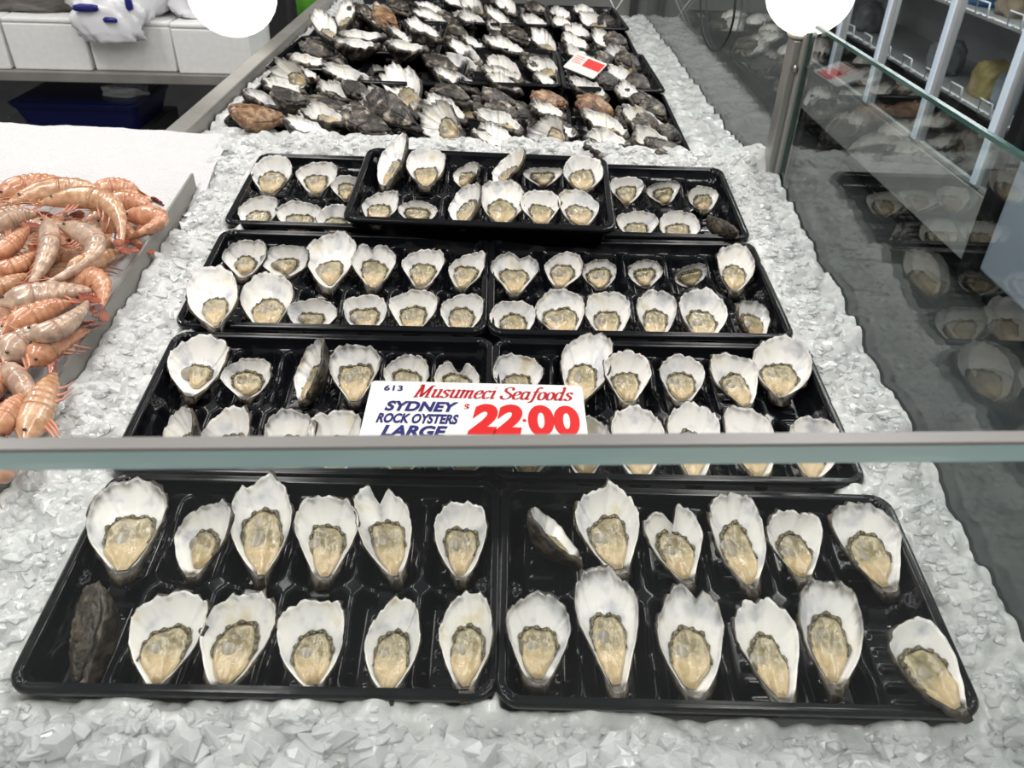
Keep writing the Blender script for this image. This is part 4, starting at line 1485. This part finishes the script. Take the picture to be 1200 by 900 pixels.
for i in range(64):
    px, py = r.uniform(-70, 185), r.uniform(232, 575)
    a = r.uniform(0, 6.28)
    if 50 < px < 110 and 395 < py < 460:
        px -= 75
    c = onb(px, py, -0.008 + 0.014 * r.uniform())
    c[0] = min(c[0], DIV_X - 0.078 - 0.02 * r.uniform())
    LOW.append((c, a))
LOW.sort(key=lambda q: -q[0][1])
ones = ['', 'first', 'second', 'third', 'fourth', 'fifth', 'sixth', 'seventh', 'eighth', 'ninth']
tens = ['', '', 'twenty', 'thirty', 'forty', 'fifty', 'sixty']


def ordinal(n):
    if n <= 20:
        return NUM[n - 1]
    if n % 10 == 0:
        return tens[n // 10][:-1] + 'ieth'
    return tens[n // 10] + '-' + ones[n % 10]


for i, (c, a) in enumerate(LOW):
    dv = np.array([math.cos(a), math.sin(a), 0]) * 0.05
    pv = np.array([-math.sin(a), math.cos(a), 0]) * 0.018
    make_prawn(b2w(c - dv), b2w(c + pv), b2w(c + dv + np.array([0, 0, -.004])), 0.0118, i % 3, 400 + i,
               'raw prawn of the lower layer, %s counting from the back of the pile' % ordinal(i + 1), 'raw prawns in the lower layer', detail=False)

# ------------------------------------------------------------------ lamps
M_OPAL = mat('lit_opal', srgb(255, 250, 240), 0.4, emit=(1.0, 0.97, 0.90, 1), estr=1.6)
M_CREAM = mat('cream_rim', srgb(226, 222, 206), 0.4)
M_BLACK = mat('black_rubber', (0.01, 0.01, 0.01, 1), 0.5)


def lamp(center, R, label, stem):
    root = empty('globe_lamp', loc=tuple(float(c) for c in center))
    tag(root, label, 'lamp')
    V, Fc = [], []
    nl, nk = 14, 28
    for j in range(nl + 1):
        ph = math.pi * j / nl
        for k in range(nk):
            a = 2 * math.pi * k / nk
            V.append((R * math.sin(ph) * math.cos(a), R * math.sin(ph) * math.sin(a), R * 0.92 * math.cos(ph)))
    Fc = [tuple(f) for f in grid_faces(nk, nl + 1, wrap=True)]
    mesh_obj('opal_globe', V, Fc, M_OPAL, root)
    nV, nF = tube_geo([(0, 0, -R * .90), (0, 0, -R * .96)], [R * .34, R * .30], 24) if stem < 0 else tube_geo([(0, 0, R * .86), (0, 0, R * 1.05)], [R * .45, R * .30], 24)
    mesh_obj('collar', nV, nF, M_CREAM, root)
    if stem < 0:
        tube('stem', [(0, 0, -R * .96), (0, 0, stem)], 0.012, M_STEEL, root, 12)
    else:
        tube('stem', [(0, 0, R * 1.05), (0, 0, stem)], 0.008, M_BLACK, root, 10)


LC = ony(950, -9, POST_Y)
LR_ = 51 * depth(LC) / F_PX
upright = [o for o in bpy.data.objects if o.name == 'upright'][0]
zt = LC[2] - LR_ * 1.0
for v in upright.data.vertices:
    if v.co.z > 1.0:
        v.co.z = zt
lamp(LC, LR_, 'glowing round opal lamp on top of the steel post at right', -LR_ * 1.05)
LC2 = ony(272, -7, 1.9)
lamp(LC2, 51 * depth(LC2) / F_PX, 'glowing round opal lamp hanging at the upper left', 1.2)

cable_pts = [onx(px, py, GLASS_X - 0.006) for px, py in ((822, -30), (821, 5), (823, 35), (830, 54), (838, 60), (847, 54), (856, 36), (861, 10), (862, -30))]
cb = tube('cable', catmull(cable_pts, 5), 0.0022, M_BLACK, None, 6)
tag(cb, 'thin black cable hanging in a loop by the side glass', 'cable')

# end screen behind the far trays
es = empty('end_screen', (0.2, SCREEN_Y, 0.6))
tag(es, 'grey sheet metal end screen behind the far oyster trays', 'screen')
wbox('panel', (-0.045, GLASS_X + 0.5, SCREEN_Y, SCREEN_Y + 0.010, 0.5, 1.75), M_WALL, es)
wbox('end_post', (GLASS_X - 0.050, GLASS_X - 0.030, SCREEN_Y - 0.022, SCREEN_Y - 0.001, 0.5, 1.7), M_DARKW, es)
WP = ony(721, 12, SCREEN_Y - 0.03) - np.array(es.location)
for q in (1, -1):
    tube('wire_tie', [WP + [-0.022 * q, -0.002 * q, -0.035], WP + [0.022 * q, -0.002 * q, 0.035]], 0.0016, M_CARD, es, 5)

# ------------------------------------------------------------------ upper left: boxes on a steel shelf, bags, tub
SHY = 3.0
S0 = ony(0, 83, SHY)
SZ = float(S0[2])
S1 = onz(265, 89, SZ)
SU = np.array([S1[0] - S0[0], S1[1] - S0[1], 0])
SA = math.atan2(SU[1], SU[0])
SF = Matrix.Translation(Vector(S0)) @ Matrix.Rotation(SA, 4, 'Z')
SFI = SF.inverted()
ppm = F_PX / depth(S0)


def shx(px):
    """distance along the shelf edge of a measured photo column"""
    return float((SFI @ Vector(onz(px, 83 + px * 0.0226, SZ)))[0])


M_EPS = mat('white_polystyrene', srgb(236, 236, 234), 0.7, var=srgb(242, 242, 240), var_scale=50, bump=0.25, bump_scale=150)
M_BAG = mat('thin_white_plastic', srgb(242, 242, 246), 0.25, trans=0.05, coat=0.3)
M_BAGP = mat('bag_print_blue', srgb(38, 40, 120), 0.35)
M_TUB = mat('dark_blue_plastic', srgb(16, 26, 78), 0.3)
M_CLEAR = mat('grey_plastic_wrap', srgb(120, 116, 112), 0.3, var=srgb(86, 80, 76), var_scale=12, trans=0.1)
shelf = empty('steel_shelf', mw=SF)
tag(shelf, 'grey steel shelf carrying the white polystyrene boxes', 'shelf')
box('shelf_board', (-0.9, shx(275), 0, 0.55, -0.035, 0), M_STEEL_D, shelf, 0.003)
for lx in (-0.8, shx(268) - 0.05):
    box('leg', (lx, lx + 0.035, 0.02, 0.055, -SZ, -0.035), M_DARKW, shelf)
box('lower_board', (-0.9, shx(275), 0.0, 0.55, -SZ + 0.12, -SZ + 0.15), M_DARKW, shelf)
BH = 54 / ppm / 0.93


def eps_box(x0, x1, h, y0, label, lid=True):
    root = empty('polystyrene_box', mw=SF @ Matrix.Translation(((x0 + x1) / 2, y0, 0)))
    tag(root, label, 'box', 'polystyrene boxes on the shelf')
    w = (x1 - x0) / 2
    t = 0.018
    V = box_v(-w * .975, w * .975, 0.004, 0.34, 0.001, h * .90)
    for i in (4, 5, 6, 7):
        V[i] = (V[i][0] / .975, V[i][1] - (0.004 if V[i][1] < 0.1 else -0.004), V[i][2])
    b = mesh_obj('body', V, BOXF, M_EPS, root, smooth=False)
    bm = b.modifiers.new('bevel', 'BEVEL')
    bm.width = 0.006
    bm.segments = 2
    box('lid', (-w, w, -0.001, 0.345, h * .903, h), M_EPS, root, 0.006)


eps_box(shx(-82), shx(12), BH, 0.012, 'white polystyrene box cut by the left edge of the picture')
eps_box(shx(14), shx(107), BH, 0.018, 'white polystyrene box left of the bagged one')
eps_box(shx(108), shx(206), BH * .97, 0.030, 'white polystyrene box under the crumpled carrier bag')
eps_box(shx(208), shx(297), BH * .97, 0.010, 'white polystyrene box nearest the counter, below the lamp')


def crumple(name, mw, sx_, sy_, sz_, material, seed, label, cat, amp=0.25):
    r = np.random.default_rng(seed)
    nl, nk = 26, 40
    V = []
    A = [(r.normal(size=3) * f, r.uniform(0, 6.28), a) for f, a in ((2.2, .5), (3.5, .45), (5.5, .35), (9, .25), (14, .18))]
    for j in range(nl + 1):
        ph = math.pi * j / nl
        for k in range(nk):
            a = 2 * math.pi * k / nk
            p = np.array([math.sin(ph) * math.cos(a), math.sin(ph) * math.sin(a), math.cos(ph)])
            d = sum(am * (1 - 2 * abs(math.sin(p @ fv + of))) for fv, of, am in A)
            q = np.sign(p) * np.abs(p) ** 0.75 * (1 + amp * d * 0.5)
            V.append((q[0] * sx_, q[1] * sy_, max(q[2], -0.75) * sz_))
    o = mesh_obj(name, V, [tuple(f) for f in grid_faces(nk, nl + 1, wrap=True)], material)
    o.matrix_world = mw
    if label:
        tag(o, label, cat)
    return o


bagw = (shx(205) - shx(88)) / 2
bx_ = (shx(205) + shx(88)) / 2
bag = crumple('carrier_bag', SF @ Matrix.Translation((bx_, 0.14, BH + 0.07)), bagw, 0.17, 0.105, M_BAG, 5, 'crumpled white plastic carrier bag with blue print on the boxes', 'bag')
skirt = crumple('overhang', Matrix.Identity(4), bagw * 0.72, 0.03, 0.085, M_BAG, 8, None, None)
skirt.parent = bag
skirt.matrix_world = Matrix.Identity(4)
skirt.location = (-0.01, -0.165, -0.07)
for (dx, dz, w_, h_) in ((-0.062, -0.022, 0.045, 0.014), (0.085, -0.005, 0.012, 0.026), (0.012, -0.058, 0.026, 0.010)):
    pp = crumple('print_patch', Matrix.Identity(4), w_, 0.012, h_, M_BAGP, int(dx * 1000) % 90 + 3, None, None, 0.15)
    pp.parent = bag
    pp.location = (dx, -0.192, dz)
    pp.matrix_parent_inverse = Matrix.Identity(4)
crumple('carrier_bag', SF @ Matrix.Translation((shx(222), 0.18, BH + 0.06)), 0.07, 0.12, 0.085, M_BAG, 9, 'small bunched white plastic bag beside the big carrier bag', 'bag')
crumple('wrapped_bundle', SF @ Matrix.Translation((shx(30), 0.22, BH + 0.05)), 0.24, 0.16, 0.07, M_CLEAR, 12, 'grey plastic-wrapped bundle on the boxes at the upper left', 'bundle')

# dark blue tub on the lower level
TB = ony(90, 156, SHY + 0.05)
tub = empty('plastic_tub', loc=tuple(float(v) for v in (TB[0], TB[1], TB[2])))
tag(tub, 'dark blue plastic tub under the steel shelf', 'tub')
tw = 150 / (F_PX / depth(TB)) / 2
th_ = 0.085


def taper(name, w0, w1, d0, d1, z0, z1, th, material, parent):
    L0, L1 = rr_loop(w0, d0, .03, z0, 5), rr_loop(w1, d1, .03, z1, 5)
    L2, L3 = rr_loop(w1 - th, d1 - th, .028, z1, 5), rr_loop(w0 - th, d0 - th, .028, z0 + th, 5)
    n = len(L0)
    V = L0 + L1 + L2 + L3
    Fc = [tuple(range(n))[::-1], tuple(range(3 * n, 4 * n))]
    for l in range(3):
        for k in range(n):
            Fc.append((l * n + k, l * n + (k + 1) % n, (l + 1) * n + (k + 1) % n, (l + 1) * n + k))
    return mesh_obj(name, V, Fc, material, parent, smooth=False)


t_ = taper('body', tw * .86, tw * .96, 0.15, 0.18, 0, th_, 0.006, M_TUB, tub)
t2 = taper('rim', tw * .97, tw, 0.185, 0.195, th_ - 0.002, th_ + 0.016, 0.02, M_TUB, tub)
for o in (t_, t2):
    o.location = (0, 0.2, 0)
crumple('carrier_bag', Matrix.Translation((TB[0] + tw * .55, TB[1] + 0.2, TB[2] + 0.085)), 0.09, 0.07, 0.06, M_BAG, 21, 'small white plastic bag in the dark blue tub', 'bag')
box_t = box('tub_stand', (TB[0] - tw, TB[0] + tw, TB[1] + 0.03, TB[1] + 0.40, 0.02, float(TB[2])), M_DARKW)
tag(box_t, 'dark low stand under the blue plastic tub', 'stand')
box_t.location = (0, 0, 0)

# pole and green item beside the boxes
pp0 = ony(345, 40, 3.4)
pl = empty('support_pole', (float(pp0[0]), 3.4, 0))
tag(pl, 'slim dark pole between the boxes and the counter kerb', 'pole')
tube('tube', [(0, 0, 0.01), (0, 0, 2.6)], 0.02, M_DARKW, pl, 10)
box('bracket', (-0.03, 0.03, -0.035, -0.015, float(pp0[2]) - 0.10, float(pp0[2]) - 0.02), M_CARD, pl, 0.003)
M_GREEN = mat('green_plastic', srgb(96, 170, 48), 0.4, var=srgb(70, 140, 36), var_scale=8)
gp = ony(372, 4, 3.6)
crumple('green_bag', Matrix.Translation(Vector(gp)), 0.10, 0.08, 0.09, M_GREEN, 31, 'bright green bag behind the counter kerb', 'bag', 0.12)
gs = box('bag_stand', (float(gp[0]) - 0.1, float(gp[0]) + 0.12, 3.5, 3.75, 0.0, float(gp[2]) - 0.067), M_DARKW)
tag(gs, 'dark stand under the bright green bag', 'stand')

# ------------------------------------------------------------------ right: glass-door refrigerator seen through the side glass
FXP = onz(1016, 200, 0.10)
FX = float(FXP[0])
FZ1 = float(onx(1063, 162, FX)[2])
FY0 = float(onx(1136, 302, FX)[1])
FY1 = 5.6
M_FRB = mat('fridge_base', srgb(206, 206, 204), 0.4, metal=0.1, var=srgb(194, 195, 194), var_scale=7)
M_FRI = mat('fridge_inside', srgb(196, 198, 198), 0.6, var=srgb(182, 183, 184), var_scale=5)
M_TUBE = mat('led_strip', srgb(220, 235, 250), 0.4, emit=(0.80, 0.92, 1.0, 1), estr=0.22)
M_BLK = mat('black_frame', srgb(36, 36, 37), 0.4)
M_WHT = mat('bluish_white_panel', srgb(188, 200, 216), 0.4)
fr = empty('display_fridge', (FX, FY0, 0))
tag(fr, 'long upright glass-fronted refrigerator beyond the side glass', 'refrigerator')
wbox('base_panel', (FX, FX + 0.04, FY0, FY1, 0.10, FZ1), M_FRB, fr, 0.004)
wbox('plinth', (FX + 0.06, FX + 0.10, FY0, FY1, 0.0, 0.10), M_BLK, fr)
wbox('deck', (FX + 0.04, FX + 0.62, FY0, FY1, FZ1 - 0.05, FZ1), M_BLK, fr)
wbox('back_wall', (FX + 0.48, FX + 0.53, FY0, FY1, FZ1, 2.2), M_FRI, fr)
wbox('top_panel', (FX, FX + 0.62, FY0, FY1, 2.2, 2.3), M_FRB, fr)
wbox('corner_post', (FX - 0.03, FX + 0.05, FY0 - 0.06, FY0 + 0.0, 0.06, 2.2), M_BLK, fr, 0.004)
bots = [onx(px, py, FX) for px, py in ((1154, 182), (1072, 162), (1014, 122), (972, 88))]
yy = [float(b_[1]) for b_ in bots]
yy += [yy[-1] + 0.55, yy[-1] + 1.1]
for y in yy:
    if y < FY1:
        wbox('mullion', (FX - 0.004, FX + 0.03, y - 0.028, y + 0.028, FZ1 + 0.01, 2.2), M_FRI, fr, 0.003)
        wbox('led_strip', (FX - 0.012, FX - 0.0045, y - 0.016, y + 0.016, FZ1 + 0.02, 2.15), M_TUBE, fr)
edges = [FY0] + sorted(y for y in yy if y < FY1) + [FY1]
for a, b_ in zip(edges[:-1], edges[1:]):
    if b_ - a < 0.12:
        continue
    g = wbox('door_glass', (FX + 0.006, FX + 0.010, a + 0.03, b_ - 0.03, FZ1 + 0.02, 2.19), glass_mat('door_glass', (0.93, 0.95, 0.95, 1), 0.05) if 'door_glass' not in bpy.data.materials else bpy.data.materials['door_glass'], fr)
    wbox('door_rail', (FX + 0.002, FX + 0.022, a + 0.03, b_ - 0.03, FZ1 + 0.005, FZ1 + 0.02), M_FRI, fr)
SHZ = [float(onx(1120, 150, FX + 0.12)[2]), float(onx(1150, 55, FX + 0.12)[2])]
SHZ = [FZ1 + 0.20, FZ1 + 0.50, FZ1 + 0.80]
M_WIRE = mat('white_wire', srgb(222, 226, 228), 0.3)
for z in SHZ:
    sh_ = wbox('shelf', (FX + 0.10, FX + 0.54, FY0 + 0.02, FY1 - 0.02, z - 0.012, z), M_FRI, fr)
    y = FY0 + 0.06
    while y < min(FY1, FY0 + 3.2):
        p0 = np.array([FX + 0.095, y, z + 0.004]) - np.array([FX, FY0, 0])
        tube('wire_hook', [p0, p0 + [-0.025, 0, 0], p0 + [-0.03, 0, 0.05], p0 + [-0.03, 0.09, 0.05], p0 + [-0.025, 0.09, 0], p0 + [0, 0.09, 0]], 0.0035, M_WIRE, fr, 6)
        y += 0.24
BAGS = [(1152, 104, 0, srgb(196, 178, 120), 'clear packet of yellowish dried food on the lower fridge shelf'), (1180, 118, 0, srgb(150, 160, 170), 'crinkled clear packet beside the yellowish one'),
        (1146, 14, 1, srgb(64, 120, 178), 'blue packet on the middle fridge shelf'), (1180, 26, 1, srgb(178, 160, 136), 'crinkled brownish packet on the middle fridge shelf'),
        (1082, 8, 1, srgb(120, 136, 118), 'greenish packet far along the middle fridge shelf'), (1048, 4, 1, srgb(110, 96, 78), 'brown packet far along the middle fridge shelf'),
        (1005, 60, 0, srgb(128, 130, 132), 'grey packet far along the lower fridge shelf'), (1100, 82, 0, srgb(140, 146, 150), 'silvery packet beneath the fridge wire hooks'),
        (1018, 150, 2, srgb(70, 66, 62), 'dark carton at the bottom of the fridge, left of the mullion'), (1100, 185, 2, srgb(84, 80, 76), 'dark carton at the bottom of the fridge, right of the mullion')]
for i, (px, py, lv, c, lab) in enumerate(BAGS):
    P = onx(px, py, FX + 0.2)
    z = (SHZ[0], SHZ[1], FZ1)[lv]
    mm = mat('packet_%d' % i, c, 0.25, coat=0.4, var=tuple(min(1, q * 1.5) for q in c[:3]) + (1,), var_scale=18)
    crumple('food_packet', Matrix.Translation((FX + 0.22, float(P[1]), z + 0.062)), 0.07, 0.085, 0.082, mm, 60 + i, lab, 'packet', 0.22)
for y in (FY0 + 0.5, FY0 + 1.5, FY0 + 2.5):  # added fill lamps under the fridge top, brightening the inside beyond its LED strips
    ld = bpy.data.lights.new('fridge_fill', 'AREA')
    ld.shape, ld.size, ld.size_y, ld.energy = 'RECTANGLE', 0.10, 0.9, 26.0
    lo = bpy.data.objects.new('fridge_fill', ld)
    lo.location = (FX + 0.05, y, 2.18)
    lo.rotation_euler = (0, math.radians(-18), 0)
    COL.objects.link(lo)
# neighbouring unit towards the viewer
nu = empty('freezer_cabinet', (FX, FY0 - 0.08, 0))
tag(nu, 'bluish white cabinet next to the black corner post of the fridge', 'cabinet')
wbox('body', (FX + 0.0, FX + 0.6, FY0 - 1.2, FY0 - 0.075, 0.12, 1.5), M_WHT, nu, 0.01)
wbox('plinth', (FX + 0.05, FX + 0.6, FY0 - 1.19, FY0 - 0.08, 0.0, 0.12), M_BLK, nu)
wbox('door_seam', (FX - 0.004, FX - 0.0005, FY0 - 0.62, FY0 - 0.60, 0.16, 1.46), M_BLK, nu)
